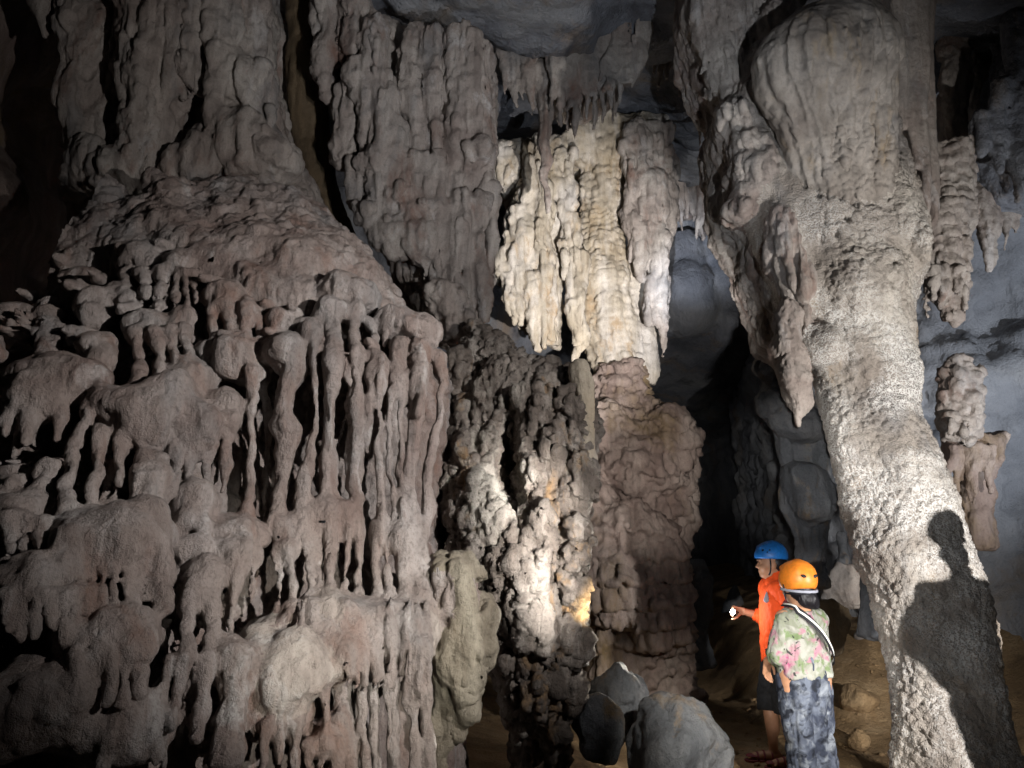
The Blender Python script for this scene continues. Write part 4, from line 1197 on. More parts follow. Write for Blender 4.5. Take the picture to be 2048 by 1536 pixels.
finish(F, 'drapery_sheet', 'broad grey blue drapery in the upper right corner', 'drapery', M['grey'], [d_warp(0.05, 0.4, 5), d_flute(0.035, 0.12, 1.2, 3), d_rough(0.01, 0.06, 3, 3)])
F = Form(0.02)
F.slab(pxpoly([(1885,180),(1960,190),(1960,280),(1930,330),(1890,320)], 7.0), 6.9, 7.6, 0.15)
fringe(F, 1890, 1950, 250, 6.85, 4, 40, 90, 24, 0.05)
finish(F, 'stalactite', 'small dark ragged stalactite cluster right of the smooth drapery', 'stalactite', M['tan'], [d_warp(0.04, 0.2, 5), d_flute(0.03, 0.07, 0.5, 3), d_rough(0.012, 0.05, 3, 3)])

# ------------------------------------------------------------------ boulders and stalagmites on the floor
def boulder(px, py, w, h, Y, lab, mat, seed, extra=(), nm='boulder', amp=0.12, hh=0.014, cat='rock'):
    F = Form(hh)
    s = MPP(px, py, Y)
    c = P(px, py, Y)
    F.ell(c, (w * s / 2, w * s / 2 * 0.9, h * s / 2), 0.05)
    for a, b, ww, h2, dy in extra:
        F.ell(P(a, b, Y + dy), (ww * s / 2, ww * s / 2 * 0.8, h2 * s / 2), 0.08)
    rg = random.Random(seed)
    zf = float(floor_z(np.array([c[0]]), np.array([Y]))[0])
    if c[2] - h * s / 2 > zf:
        F.ell((c[0], Y + 0.05, (zf + c[2]) / 2 - 0.05), (w * s / 2 * 0.9, w * s / 2 * 0.8, (c[2] - zf) / 2 + 0.15), 0.15)
    R = np.array((w * s / 2, w * s / 2 * 0.9, h * s / 2))
    for q in range(11):                                # broken faces
        d = np.array((rg.uniform(-1, 1), rg.uniform(-1, 0.5), rg.uniform(-0.4, 1))); d /= np.linalg.norm(d)
        o = rg.uniform(0.72, 0.92) * np.linalg.norm(d * R)
        F.add(c - 2.5 * R - 1, c + 2.5 * R + 1, (lambda d, o: lambda X, Y, Z: (X - c[0]) * d[0] + (Y - c[1]) * d[1] + (Z - c[2]) * d[2] - o)(d, o), 0.02, 'i')
    return finish(F, nm, lab, cat, mat, [d_warp(0.03, 0.25, seed), d_ridge(amp * 0.3, 0.3, 4, seed), d_rough(0.012, 0.09, 3, seed)])

boulder(1360,1485,200,190,4.6, 'largest grey boulder at the bottom centre in front of the path', M['boulder'], 3, [(1410,1480,120,180,0.0),(1290,1500,120,150,-.05)])
boulder(1245,1385,105,110,5.2, 'pale grey block lying behind the round boulder by the middle column', M['boulder'], 5)
boulder(1192,1455,105,110,4.75, 'round smooth boulder at the foot of the middle column', M['boulder'], 7, amp=0.06)
boulder(1178,1395,60,90,5.3, 'ochre brown rock wedged beside the foot of the middle column', M['ochre'], 9)
def onfloor(px, py_bottom, w, h, *a, **kw):
    Y = ghit(px, py_bottom)
    boulder(px, py_bottom - h * 0.42, w, h, Y, *a, **kw)
boulder(1685,1170,70,110,8.2, 'knobbly pale boulder standing behind the orange helmet', M['tan'], 11, [(1700,1135,50,40,0),(1665,1150,40,50,0),(1715,1165,40,60,0),(1690,1230,80,90,0)])
boulder(1660,1250,70,110,7.7, 'brown flowing rock right behind the person in the flowered blouse', M['ochre'], 13)
onfloor(1722,1275,30,18, 'small pale stone on the floor beside the leaning column', M['tan'], 15, hh=0.01, amp=0.03, nm='stone', cat='stone')
onfloor(1715,1420,70,60, 'flat tan rock on the path right of the flowered blouse', M['soil'], 17, nm='stone', amp=0.06, cat='stone')
onfloor(1716,1500,40,42, 'angular tan stone on the path beside the patterned trousers', M['soil'], 19, hh=0.01, amp=0.05, nm='stone', cat='stone')
F = Form(0.018)
F.prof(pxrows([(1060,1674,1690),(1080,1672,1694),(1110,1670,1702),(1180,1665,1715)], 8.6, 0.9), 0.05)
finish(F, 'stalagmite', 'slim dim stalagmite in the dark behind the knobbly boulder', 'stalagmite', M['boulder'], [d_warp(0.04, 0.2, 5), d_rough(0.015, 0.07, 3, 3)])
F = Form(0.018)
F.prof(pxrows([(1080,1738,1760),(1120,1728,1780),(1200,1722,1800),(1280,1718,1820)], 6.6, 0.7), 0.05)
finish(F, 'stalagmite', 'grey stalagmite pressed against the left side of the leaning column', 'stalagmite', M['boulder'], [d_warp(0.04, 0.2, 5), d_ridge(0.03, 0.15, 3, 3)])
F = Form(0.03)
F.prof(pxrows([(1112,1375,1410),(1150,1372,1420),(1200,1372,1424),(1260,1376,1420),(1330,1370,1430)], 9.6, 0.8), 0.05)
finish(F, 'stalagmite', 'dim rough stalagmite right of the terraced base in the dark passage', 'stalagmite', M['boulder'], [d_warp(0.06, 0.3, 5), d_ridge(0.05, 0.2, 3, 3)])
F = Form(0.04)
F.prof(pxrows([(1175,1450,1470),(1210,1440,1485),(1260,1435,1490),(1330,1425,1500)], 12.5, 0.9), 0.05)
finish(F, 'stalagmite', 'faint stalagmite far down the dark passage behind the torch', 'stalagmite', M['boulder'], [d_warp(0.06, 0.3, 6), d_rough(0.02, 0.2, 3, 3)])
# loose grit and pebbles trodden into the path
def pebbles():
    rg = random.Random(5)
    V = []; Q = []
    cube = np.array([(-1,-1,-1),(1,-1,-1),(1,1,-1),(-1,1,-1),(-1,-1,1),(1,-1,1),(1,1,1),(-1,1,1)], float) * 0.6
    fq = [(0,3,2,1),(4,5,6,7),(0,1,5,4),(1,2,6,5),(2,3,7,6),(3,0,4,7)]
    for i in range(520):
        y = rg.uniform(4.2, 9.5); x = y * rg.uniform(0.22, 0.52)
        r = rg.choice((0.008, 0.01, 0.014, 0.02, 0.03)) * rg.uniform(0.7, 1.4)
        c = cube * r * np.array((rg.uniform(.8, 1.4), rg.uniform(.8, 1.3), rg.uniform(.5, .9)))
        c = c + np.array([[rg.uniform(-.3, .3) * r for _ in range(3)] for _ in range(8)])
        a = rg.uniform(0, 6.28)
        R = np.array(((math.cos(a), -math.sin(a), 0), (math.sin(a), math.cos(a), 0), (0, 0, 1)))
        c = c @ R.T + np.array((x, y, float(floor_z(np.array([x]), np.array([y]))[0]) + r * 0.2))
        b = len(V); V += list(c); Q += [tuple(b + k for k in f) for f in fq]
    o = link('gravel', new_mesh('gravel', np.array(V), np.array(Q), None, M['soil'], False))
    o['kind'] = 'stuff'; o['label'] = 'loose tan grit and pebbles strewn over the path'
pebbles()
# ------------------------------------------------------------------ people
def plain(name, col, rough=0.6, noise=0.12, scale=30.0, bump=0.0, spec=0.3, sss=0.0):
    m = bpy.data.materials.new(name); m.use_nodes = True
    N, L = nodes_of(m); b = N['Principled BSDF']
    tc = N.new('ShaderNodeTexCoord')
    n = N.new('ShaderNodeTexNoise'); n.inputs['Scale'].default_value = scale; n.inputs['Detail'].default_value = 4
    L.new(tc.outputs['Object'], n.inputs['Vector'])
    r = N.new('ShaderNodeValToRGB')
    ramp(r, [(0.3, tuple(c * (1 - noise) for c in col)), (0.7, tuple(min(1, c * (1 + noise)) for c in col))])
    L.new(n.outputs['Fac'], r.inputs['Fac']); L.new(r.outputs['Color'], b.inputs['Base Color'])
    b.inputs['Roughness'].default_value = rough
    b.inputs['Specular IOR Level'].default_value = spec
    if bump:
        bp = N.new('ShaderNodeBump'); bp.inputs['Strength'].default_value = bump; bp.inputs['Distance'].default_value = 0.004
        L.new(n.outputs['Fac'], bp.inputs['Height']); L.new(bp.outputs['Normal'], b.inputs['Normal'])
    return m

def blot(name, base, layers, rough=0.85):
    """printed cloth: layers of (colour, scale, low, high, kind)"""
    m = bpy.data.materials.new(name); m.use_nodes = True
    N, L = nodes_of(m); b = N['Principled BSDF']
    tc = N.new('ShaderNodeTexCoord')
    col = None
    for i, (c, sc, lo, hi, kind, *of) in enumerate(layers):
        if of: i = of[0]
        off = N.new('ShaderNodeMapping'); off.inputs['Location'].default_value = (i * 3.1, i * 1.7, i * 5.3)
        L.new(tc.outputs['Object'], off.inputs['Vector'])
        if kind == 'n':
            t = N.new('ShaderNodeTexNoise'); t.inputs['Scale'].default_value = sc; t.inputs['Detail'].default_value = 3; t.inputs['Distortion'].default_value = 0.8
            src = t.outputs['Fac']
        else:
            t = N.new('ShaderNodeTexVoronoi'); t.inputs['Scale'].default_value = sc; src = t.outputs['Distance']
        L.new(off.outputs[0], t.inputs['Vector'])
        r = N.new('ShaderNodeMapRange'); r.inputs[1].default_value = lo; r.inputs[2].default_value = hi
        L.new(src, r.inputs[0])
        x = N.new('ShaderNodeMix'); x.data_type = 'RGBA'
        L.new(r.outputs[0], x.inputs[0])
        if col is None: x.inputs[6].default_value = (*base, 1)
        else: L.new(col, x.inputs[6])
        x.inputs[7].default_value = (*c, 1)
        col = x.outputs[2]
    L.new(col, b.inputs['Base Color'])
    b.inputs['Roughness'].default_value = rough
    b.inputs['Specular IOR Level'].default_value = 0.15
    return m

M['skin'] = plain('tan_skin', (0.42, 0.22, 0.13), 0.5, 0.1, 25)
M['hair'] = plain('black_hair', (0.008, 0.007, 0.009), 0.45, 0.3, 90, 0.4)
M['orange'] = plain('orange_jersey', (0.95, 0.105, 0.018), 0.75, 0.04, 20, 0.1)
M['black'] = plain('black_cloth', (0.012, 0.012, 0.013), 0.85, 0.3, 40, 0.2)
M['blue_shell'] = plain('blue_helmet_shell', (0.02, 0.22, 0.72), 0.45, 0.16, 45, 0.15, 0.5)
M['orange_shell'] = plain('orange_helmet_shell', (0.72, 0.21, 0.02), 0.45, 0.16, 45, 0.15, 0.5)
M['dark'+'_plastic'] = plain('dark_plastic', (0.01, 0.01, 0.014), 0.5, 0.2)
M['grey_band'] = plain('grey_webbing', (0.3, 0.31, 0.36), 0.7, 0.1)
M['white_band'] = plain('white_webbing', (0.7, 0.7, 0.66), 0.7, 0.05)
M['maroon'] = plain('maroon_rubber', (0.2, 0.04, 0.045), 0.6, 0.15)
M['metal'] = plain('torch_metal', (0.03, 0.03, 0.035), 0.35, 0.2, 30, 0, 0.6)
M['blouse'] = blot('flowered_blouse', (0.25, 0.25, 0.225), [((0.16, 0.17, 0.13), 10, .45, .6, 'n'), ((0.12, 0.16, 0.08), 12, .55, .64, 'n'), ((0.27, 0.15, 0.18), 9, .57, .63, 'n', 7), ((0.26, 0.06, 0.13), 9, .66, .7, 'n', 7), ((0.03, 0.03, 0.03), 30, .64, .68, 'n')])
M['pants'] = blot('mottled_trousers', (0.03, 0.036, 0.055), [((0.1, 0.115, 0.15), 7, .45, .62, 'n'), ((0.22, 0.24, 0.27), 12, .5, .76, 'n'), ((0.012, 0.014, 0.02), 18, .5, .68, 'n')])
em = bpy.data.materials.new('torch_lens_lit'); em.use_nodes = True
N_, L_ = nodes_of(em)
N_['Principled BSDF'].inputs['Emission Color'].default_value = (0.93, 0.95, 1, 1)
N_['Principled BSDF'].inputs['Emission Strength'].default_value = 60

def body_part(name, F, mat, parent, disp=()):
    V, Q, _ = F.mesh()
    V = relief(V, Q, disp)
    NTRI[0] += 2 * len(Q)
    return link(name, new_mesh(name, V, Q, None, mat), parent)

def ribbon(name, pts, nrm, width, mat, parent, thick=0.004, shift=0.0):
    """a strap along pts; nrm are outward normals"""
    pts = np.asarray(pts, float); nrm = np.asarray(nrm, float)
    nrm /= np.linalg.norm(nrm, axis=1)[:, None]
    tan = np.gradient(pts, axis=0); tan /= np.linalg.norm(tan, axis=1)[:, None]
    side = np.cross(tan, nrm)
    V = []
    for p, s, n in zip(pts, side, nrm):
        c = p + s * shift
        V += [c - s * width / 2, c + s * width / 2, c + s * width / 2 + n * thick, c - s * width / 2 + n * thick]
    Q = []
    for i in range(len(pts) - 1):
        for j in range(4):
            a = i * 4 + j; b = i * 4 + (j + 1) % 4
            Q.append((a, b, b + 4, a + 4))
    e = (len(pts) - 1) * 4
    Q += [(3, 2, 1, 0), (e, e + 1, e + 2, e + 3)]
    me = new_mesh(name, np.array(V), np.array(Q), None, mat, False)
    return link(name, me, parent)

def smooth_path(pts, n=24):
    pts = np.asarray(pts, float)
    t = np.linspace(0, len(pts) - 1, n)
    out = []
    for q in t:
        i = min(int(q), len(pts) - 2); f = q - i
        p0 = pts[max(i - 1, 0)]; p1 = pts[i]; p2 = pts[i + 1]; p3 = pts[min(i + 2, len(pts) - 1)]
        out.append(0.5 * ((2 * p1) + (-p0 + p2) * f + (2 * p0 - 5 * p1 + 4 * p2 - p3) * f * f + (-p0 + 3 * p1 - 3 * p2 + p3) * f ** 3))
    return np.array(out)

def hand(F, wrist, fd, nd, thumb, size=1.0, curl=0.35, tcurl=0.4):
    """fd finger direction, nd palm side (fingers curl towards it), thumb = +1 / -1 side"""
    fd = np.array(fd, float); fd /= np.linalg.norm(fd)
    nd = np.array(nd, float); nd -= fd * (nd @ fd); nd /= np.linalg.norm(nd)
    lat = np.cross(fd, nd) * thumb
    w = np.array(wrist, float)
    s = size
    for o in (-0.026, -0.009, 0.009, 0.026):
        F.chain([w + lat * o * 0.6 * s, w + (fd * 0.085 + lat * o) * s], [0.016 * s, 0.0125 * s], 0.012)
    for o, l, dc in ((0.027, 0.072, 0.0), (0.009, 0.08, 0.05), (-0.009, 0.074, 0.1), (-0.027, 0.06, 0.18)):
        p = w + (fd * 0.085 + lat * o) * s
        pts = [p]; ang = curl * 0.5
        for sg in (0.45, 0.32, 0.23):
            ang += curl + dc
            d = fd * math.cos(ang) + nd * math.sin(ang)
            p = p + d * l * sg * s
            pts.append(p)
        F.chain(pts, [0.0098 * s, 0.009 * s, 0.008 * s, 0.0068 * s], 0.004)
    p = w + (fd * 0.025 + lat * 0.03) * s
    pts = [p]; ang = 0.7
    for sg in (0.04, 0.032, 0.026):
        d = fd * math.cos(ang) + lat * math.sin(ang) * 0.8 + nd * tcurl
        d /= np.linalg.norm(d)
        p = p + d * sg * s
        pts.append(p); ang -= 0.35
    F.chain(pts, [0.014 * s, 0.011 * s, 0.0098 * s, 0.008 * s], 0.006)

def head(F, z, y=0.0, s=1.0):
    """head whose centre is at height z, facing +Y"""
    e = lambda c, r, k=0.02, op='u': F.ell((c[0] * s, y + c[1] * s, z + c[2] * s), tuple(q * s for q in r), k, op)
    e((0, -0.012, 0.02), (0.074, 0.095, 0.098), 0.02)
    e((0, 0.025, -0.035), (0.06, 0.068, 0.072), 0.03)
    e((0, 0.05, -0.088), (0.034, 0.034, 0.026), 0.025)           # chin
    F.chain([(0, y + 0.082 * s, z + 0.015 * s), (0, y + 0.104 * s, z - 0.022 * s)], [0.009 * s, 0.013 * s], 0.012)
    for q in (-1, 1):
        e((q * 0.013, 0.092, -0.026), (0.010, 0.011, 0.009), 0.008)     # nostrils
        e((q * 0.03, 0.088, 0.012), (0.017, 0.012, 0.011), 0.008, 's')  # sockets
        e((q * 0.031, 0.074, 0.011), (0.0125, 0.0125, 0.0115), 0.003)
        e((q * 0.075, -0.012, -0.012), (0.011, 0.022, 0.031), 0.008)    # ears
        e((q * 0.032, 0.084, 0.03), (0.022, 0.012, 0.007), 0.01)        # brow
        e((q * 0.042, 0.06, -0.03), (0.024, 0.024, 0.022), 0.02)
    e((0, 0.084, -0.055), (0.023, 0.013, 0.0065), 0.007)
    e((0, 0.081, -0.066), (0.019, 0.013, 0.007), 0.006)

def helmet(parent, z, y, mat, s=1.0, cut=-0.01, tilt=0.0):
    H = Form(0.005)
    H.ell((0, y - 0.006, z + 0.02), (0.107 * s, 0.133 * s, 0.112 * s), 0.01)
    H.ell((0, y - 0.03, z + 0.035), (0.09 * s, 0.09 * s, 0.1 * s), 0.05)
    for q in (-0.05, 0.0, 0.05):                                        # ribs over the crown
        H.chain([(q * s, y - 0.09 * s, z + 0.076 * s), (q * 0.8 * s, y - 0.02, z + 0.124 * s - abs(q) * 0.3), (q * s, y + 0.08 * s, z + 0.095 * s)], [0.012, 0.014, 0.012], 0.03)
    H.add((-.3, -.3, z - .3), (.3, .3, z + cut), lambda X, Y, Z: (z + cut + tilt * (Y - y)) - Z + 0 * X, 0.012, 'i')
    return body_part('helmet', H, mat, parent)

def place(o, px, py, Y, rz):
    w = P(px, py, Y)
    o.location = (w[0], Y, float(floor_z(np.array([w[0]]), np.array([Y]))[0]) + 0.005)
    o.rotation_euler = (0, 0, rz)

def vent(parent, c, r, mat, rx=0.0, rz=0.0, ry=0.0):
    F = Form(0.0025)
    F.ell((0, 0, 0), r, 0.004)
    V, Q, _ = F.mesh()
    o = link('vent', new_mesh('vent', V, Q, None, mat), parent, c)
    o.rotation_euler = (rx, ry, rz)
    return o

# ---- the man in the orange jersey
F = Form(0.0055)
head(F, 1.515, 0.02)
F.chain([(0, -0.015, 1.33), (0, 0.0, 1.45)], [0.062, 0.054], 0.03)
F.chain([(0, 0, 0.9), (0, -0.01, 1.1), (0, -0.01, 1.27)], [0.125, 0.125, 0.12], 0.05, sy=1.25)
F.chain([(-0.15, -0.01, 1.325), (0.15, -0.01, 1.325)], [0.055, 0.055], 0.05)
# far arm reaches forward with the torch, near arm hangs bent
F.chain([(0.175, 0.0, 1.32), (0.2, 0.0, 1.07), (0.15, 0.22, 1.13)], [0.052, 0.042, 0.028], 0.02)
hand(F, (0.145, 0.23, 1.132), (-0.1, 1, 0.12), (-1, 0, -0.35), -1, 1.0, 0.62, 0.7)
F.chain([(-0.175, -0.01, 1.32), (-0.215, -0.16, 1.07), (-0.19, -0.17, 0.86)], [0.052, 0.042, 0.028], 0.02)
hand(F, (-0.19, -0.17, 0.85), (0.05, 0.05, -1), (1, 0, 0), 1, 1.0, 0.25)
for q, fy in ((-1, 0.0), (1, 0.10)):
    F.chain([(q * 0.09, 0, 0.86), (q * 0.1, 0.02 + fy * .6, 0.46), (q * 0.1, -0.03 + fy, 0.09)], [0.085, 0.055, 0.036], 0.03)
    F.chain([(q * 0.1, -0.03 + fy, 0.34), (q * 0.1, -0.045 + fy, 0.24)], [0.05, 0.045], 0.03)
    F.chain([(q * 0.1, -0.06 + fy, 0.045), (q * 0.105, 0.06 + fy, 0.04), (q * 0.115, 0.12 + fy, 0.03)], [0.036, 0.034, 0.03], 0.02, sx=0.9)
    for t in range(5):
        F.chain([(q * (0.09 + 0.014 * t), 0.12 + fy, 0.028), (q * (0.088 + 0.016 * t), 0.165 - 0.009 * t + fy, 0.024)], [0.011, 0.009 if t else 0.012], 0.004)
V, Q, _ = F.mesh()
NTRI[0] += 2 * len(Q)
man = tag(link('person', new_mesh('person', V, Q, None, M['skin'])), 'person in orange jersey and blue helmet holding out a lit torch', 'person')
MANY = 6.5
place(man, 1572, 1500, MANY, math.radians(86))
# jersey
F = Form(0.0065)
F.chain([(0, 0, 0.74), (0, 0.0, 0.95), (0, -0.01, 1.12), (0, -0.01, 1.25)], [0.175, 0.165, 0.165, 0.155], 0.05, sy=1.28)
F.chain([(-0.145, -0.01, 1.322), (0.145, -0.01, 1.322)], [0.07, 0.07], 0.06)
F.chain([(0, -0.015, 1.33), (0, -0.01, 1.395)], [0.085, 0.068], 0.03)
F.chain([(0.165, 0.0, 1.315), (0.202, 0.0, 1.075), (0.172, 0.11, 1.105)], [0.072, 0.066, 0.052], 0.03)
F.chain([(-0.165, -0.01, 1.315), (-0.217, -0.16, 1.07), (-0.193, -0.168, 0.92)], [0.072, 0.066, 0.05], 0.03)
F.ell((0, 0.06, 1.42), (0.055, 0.07, 0.03), 0.01, 's')
F.add((-.4, -.4, .4), (.4, .4, .745), lambda X, Y, Z: 0.745 + 0.05 * Y - Z + 0 * X, 0.015, 'i')
body_part('jersey', F, M['orange'], man, [d_warp(0.014, 0.13, 3), d_ridge(0.02, 0.13, 3, 6, (1, 1, 1.6)), d_ridge(0.008, 0.05, 2, 9, (1, 1, 2))])
# short trousers
F = Form(0.0075)
F.chain([(0, 0, 0.78), (0, 0, 0.9)], [0.15, 0.14], 0.05, sy=1.2)
for q, fy in ((-1, 0.0), (1, 0.10)):
    F.chain([(q * 0.09, 0, 0.82), (q * 0.1, 0.02 + fy * .6, 0.5), (q * 0.1, 0.01 + fy * .8, 0.38)], [0.105, 0.088, 0.085], 0.03)
F.add((-.4, -.4, .2), (.4, .4, .38), lambda X, Y, Z: 0.38 - Z + 0 * X + 0 * Y, 0.01, 'i')
body_part('trousers', F, M['black'], man, [d_warp(0.01, 0.12, 3), d_ridge(0.01, 0.1, 2, 6)])
# sandals
for q, fy in ((-1, 0.0), (1, 0.10)):
    F = Form(0.005)
    F.chain([(q * 0.1, -0.085 + fy, 0.005), (q * 0.103, 0.04 + fy, 0.004), (q * 0.114, 0.15 + fy, 0.004)], [0.042, 0.046, 0.05], 0.01)
    F.add((-.4, -.4, -.2), (.4, .4, .014), lambda X, Y, Z: Z - 0.012 + 0 * X + 0 * Y, 0.004, 'i')
    so = body_part('sandal', F, M['maroon'], man)
    for yy, hh in ((0.10, 0.066), (0.05, 0.078), (-0.01, 0.09)):
        a = np.linspace(0, math.pi, 11)
        pts = np.stack((q * 0.106 + 0.047 * np.cos(a), np.full(11, yy + fy) + 0.02 * np.sin(a) * q * 0, 0.012 + (hh - 0.014) * np.sin(a)), 1)
        ribbon('strap', pts, np.stack((np.cos(a), 0 * a, np.sin(a)), 1), 0.014, M['maroon'], so, 0.005)
# hair, helmet
F = Form(0.006)
F.ell((0, -0.035, 1.525), (0.079, 0.084, 0.085), 0.01)
F.ell((0, -0.07, 1.475), (0.06, 0.04, 0.05), 0.03)
F.add((-.2, .03, 1.3), (.2, .4, 1.7), lambda X, Y, Z: Y - 0.035 - (Z - 1.54) * 0.5 + 0 * X, 0.01, 'i')
body_part('hair', F, M['hair'], man)
hm = helmet(man, 1.555, 0.012, M['blue_shell'], 1.0, -0.002, 0.05)
for yy, zz, r in ((0.085, 1.622, .011), (0.055, 1.606, .008), (0.035, 1.622, .009), (0.012, 1.606, .008), (-0.012, 1.624, .009), (-0.035, 1.610, .008), (-0.06, 1.628, .009), (-0.075, 1.585, .012)):
    yr = (yy - 0.006) / 0.131; zr = (zz - 1.575) / 0.125
    xx = -0.105 * math.sqrt(max(0.02, 1 - yr * yr - zr * zr))
    vent(hm, (xx - 0.001, yy, zz), (0.005, r, r * 0.8), M['dark_plastic'])
a = np.linspace(0, 1, 12)
for q in (-1, 1):
    pts = smooth_path([(q * 0.099, 0.04, 1.555), (q * 0.086, 0.035, 1.50), (q * 0.06, 0.04, 1.44), (0, 0.06, 1.40)], 14)
    ribbon('chin_strap', pts, np.stack((pts[:, 0] * 8 + q * 0.2, 0 * pts[:, 0] + 0.2, pts[:, 2] * 0 - 0.2), 1), 0.012, M['dark_plastic'], hm, 0.004)
# chest badge and sleeve badge
F = Form(0.004)
F.chain([(-0.115, 0.095, 1.235), (-0.125, 0.09, 1.30)], [0.024, 0.004], 0.005, sx=1.0)
body_part('chest_badge', F, M['grey_band'], man)
F = Form(0.005)
F.ell((-0.235, -0.03, 1.2), (0.02, 0.03, 0.045), 0.01)
body_part('sleeve_badge', F, M['maroon'], man, [d_warp(0.006, 0.03, 2)])

# ---- the woman in the flowered blouse
WY = 5.2
F = Form(0.005)
head(F, 1.36, 0.015, 0.97)
F.chain([(0, -0.01, 1.18), (0, 0.0, 1.29)], [0.055, 0.047], 0.03)
F.chain([(0, 0, 0.84), (0, 0, 1.0), (0, 0, 1.12)], [0.125, 0.11, 0.115], 0.05, sy=1.25)
F.chain([(-0.125, 0, 1.175), (0.125, 0, 1.175)], [0.048, 0.048], 0.05)
F.chain([(-0.125, 0, 1.17), (-0.18, 0.0, 0.955), (-0.19, 0.11, 0.905)], [0.045, 0.037, 0.025], 0.02)
hand(F, (-0.19, 0.115, 0.903), (0.12, 0.45, -1), (0.3, -1, -0.2), -1, 0.9, 0.25, 0.2)
F.chain([(0.125, 0, 1.17), (0.16, 0.06, 0.965), (0.1, 0.22, 0.96)], [0.045, 0.037, 0.025], 0.02)
hand(F, (0.097, 0.225, 0.96), (-0.6, 0.8, 0.1), (0, 0, -1), 1, 0.9, 0.3)
for q in (-1, 1):
    F.chain([(q * 0.085, 0, 0.82), (q * 0.085, 0.01, 0.44), (q * 0.085, -0.01, 0.09)], [0.09, 0.056, 0.035], 0.03)
    F.chain([(q * 0.085, -0.04, 0.04), (q * 0.095, 0.06, 0.035), (q * 0.1, 0.12, 0.03)], [0.034, 0.032, 0.028], 0.02)
    for t in range(5):
        F.chain([(q * (0.078 + 0.013 * t), 0.12, 0.026), (q * (0.076 + 0.015 * t), 0.16 - 0.009 * t, 0.022)], [0.01, 0.0085 if t else 0.011], 0.004)
V, Q, _ = F.mesh()
NTRI[0] += 2 * len(Q)
woman = tag(link('person', new_mesh('person', V, Q, None, M['skin'])), 'person seen from behind in flowered blouse and orange helmet', 'person')
place(woman, 1622, 1500, WY, math.radians(14))
# blouse
F = Form(0.0055)
F.chain([(0, 0, 0.80), (0, 0, 0.92), (0, 0, 1.03), (0, -0.005, 1.12)], [0.158, 0.15, 0.142, 0.132], 0.05, sy=1.32)
F.chain([(-0.11, -0.005, 1.165), (0.11, -0.005, 1.165)], [0.06, 0.06], 0.06)
F.chain([(-0.125, 0, 1.16), (-0.165, 0.0, 1.05), (-0.178, 0.0, 0.955)], [0.058, 0.06, 0.066], 0.03)
F.chain([(0.125, 0, 1.16), (0.155, 0.03, 1.05), (0.16, 0.06, 0.97)], [0.058, 0.06, 0.064], 0.03)
F.ell((0, 0.0, 1.255), (0.085, 0.085, 0.055), 0.012, 's')
F.add((-.4, -.4, .5), (.4, .4, .885), lambda X, Y, Z: 0.825 + 0.06 * X - Z + 0 * Y, 0.015, 'i')
F.chain([(0, -0.01, 0.84), (0, -0.01, 0.88)], [0.158, 0.152], 0.02, sy=1.3)
F.add((-.4, -.4, .5), (.4, .4, .885), lambda X, Y, Z: 0.82 + 0.06 * X - Z + 0 * Y, 0.008, 'i')
body_part('blouse', F, M['blouse'], woman, [d_warp(0.012, 0.1, 3), d_ridge(0.018, 0.1, 3, 6, (1, 1, 2)), d_ridge(0.007, 0.045, 2, 9, (1, 1, 2))])
# trousers
F = Form(0.0065)
F.chain([(0, 0, 0.74), (0, 0, 0.88)], [0.152, 0.135], 0.05, sy=1.25)
for q in (-1, 1):
    F.chain([(q * 0.07, 0, 0.78), (q * 0.073, 0.0, 0.6), (q * 0.075, 0.0, 0.42), (q * 0.085, -0.01, 0.13)], [0.096, 0.092, 0.086, 0.068], 0.06)
F.add((-.4, -.4, 0), (.4, .4, .12), lambda X, Y, Z: 0.11 - Z + 0 * X + 0 * Y, 0.01, 'i')
body_part('trousers', F, M['pants'], woman, [d_warp(0.014, 0.14, 5), d_ridge(0.024, 0.11, 3, 8, (1, 1, 2.4)), d_ridge(0.008, 0.05, 2, 9, (1, 1, 2))])
for q in (-1, 1):
    F = Form(0.006)
    F.chain([(q * 0.085, -0.06, 0.005), (q * 0.1, 0.15, 0.004)], [0.042, 0.046], 0.01)
    F.add((-.4, -.4, -.2), (.4, .4, .012), lambda X, Y, Z: Z - 0.010 + 0 * X + 0 * Y, 0.004, 'i')
    body_part('sandal', F, M['maroon'], woman)
# hair
F = Form(0.006)
F.ell((0, -0.03, 1.36), (0.081, 0.086, 0.085), 0.01)
F.ell((0.02, -0.075, 1.285), (0.07, 0.04, 0.05), 0.03)
F.chain([(0.03, -0.085, 1.29), (0.06, -0.085, 1.25)], [0.04, 0.02], 0.03)
F.add((-.2, .02, 1.2), (.2, .4, 1.6), lambda X, Y, Z: Y - 0.03 - (Z - 1.37) * 0.4 + 0 * X, 0.01, 'i')
body_part('hair', F, M['hair'], woman, [d_flute(0.008, 0.02, 0.2, 3)])
hw = helmet(woman, 1.395, 0.005, M['orange_shell'], 1.02, -0.05, -0.12)
for q in (-1, 1):
    vent(hw, (q * 0.034 + 0.003, -0.1265, 1.435), (0.027, 0.012, 0.011), M['dark_plastic'], 0.2, q * -0.25, q * -0.3)
def ring(z, y, rx, ry, a0, a1, n, tilt=0.0):
    a = np.linspace(a0, a1, n)
    return np.stack((rx * np.sin(a), y - ry * np.cos(a), z + tilt * (-np.cos(a))), 1), np.stack((np.sin(a), -np.cos(a), 0 * a), 1)
p, n = ring(1.352, -0.002, 0.106, 0.128, -1.9, 1.9, 26, 0.012)
ribbon('rim', p, n, 0.016, M['grey_band'], hw, 0.006)
p, n = ring(1.328, -0.01, 0.092, 0.108, -1.8, 1.4, 26, 0.0)
ribbon('strap', p, n, 0.012, M['dark_plastic'], hw, 0.006)
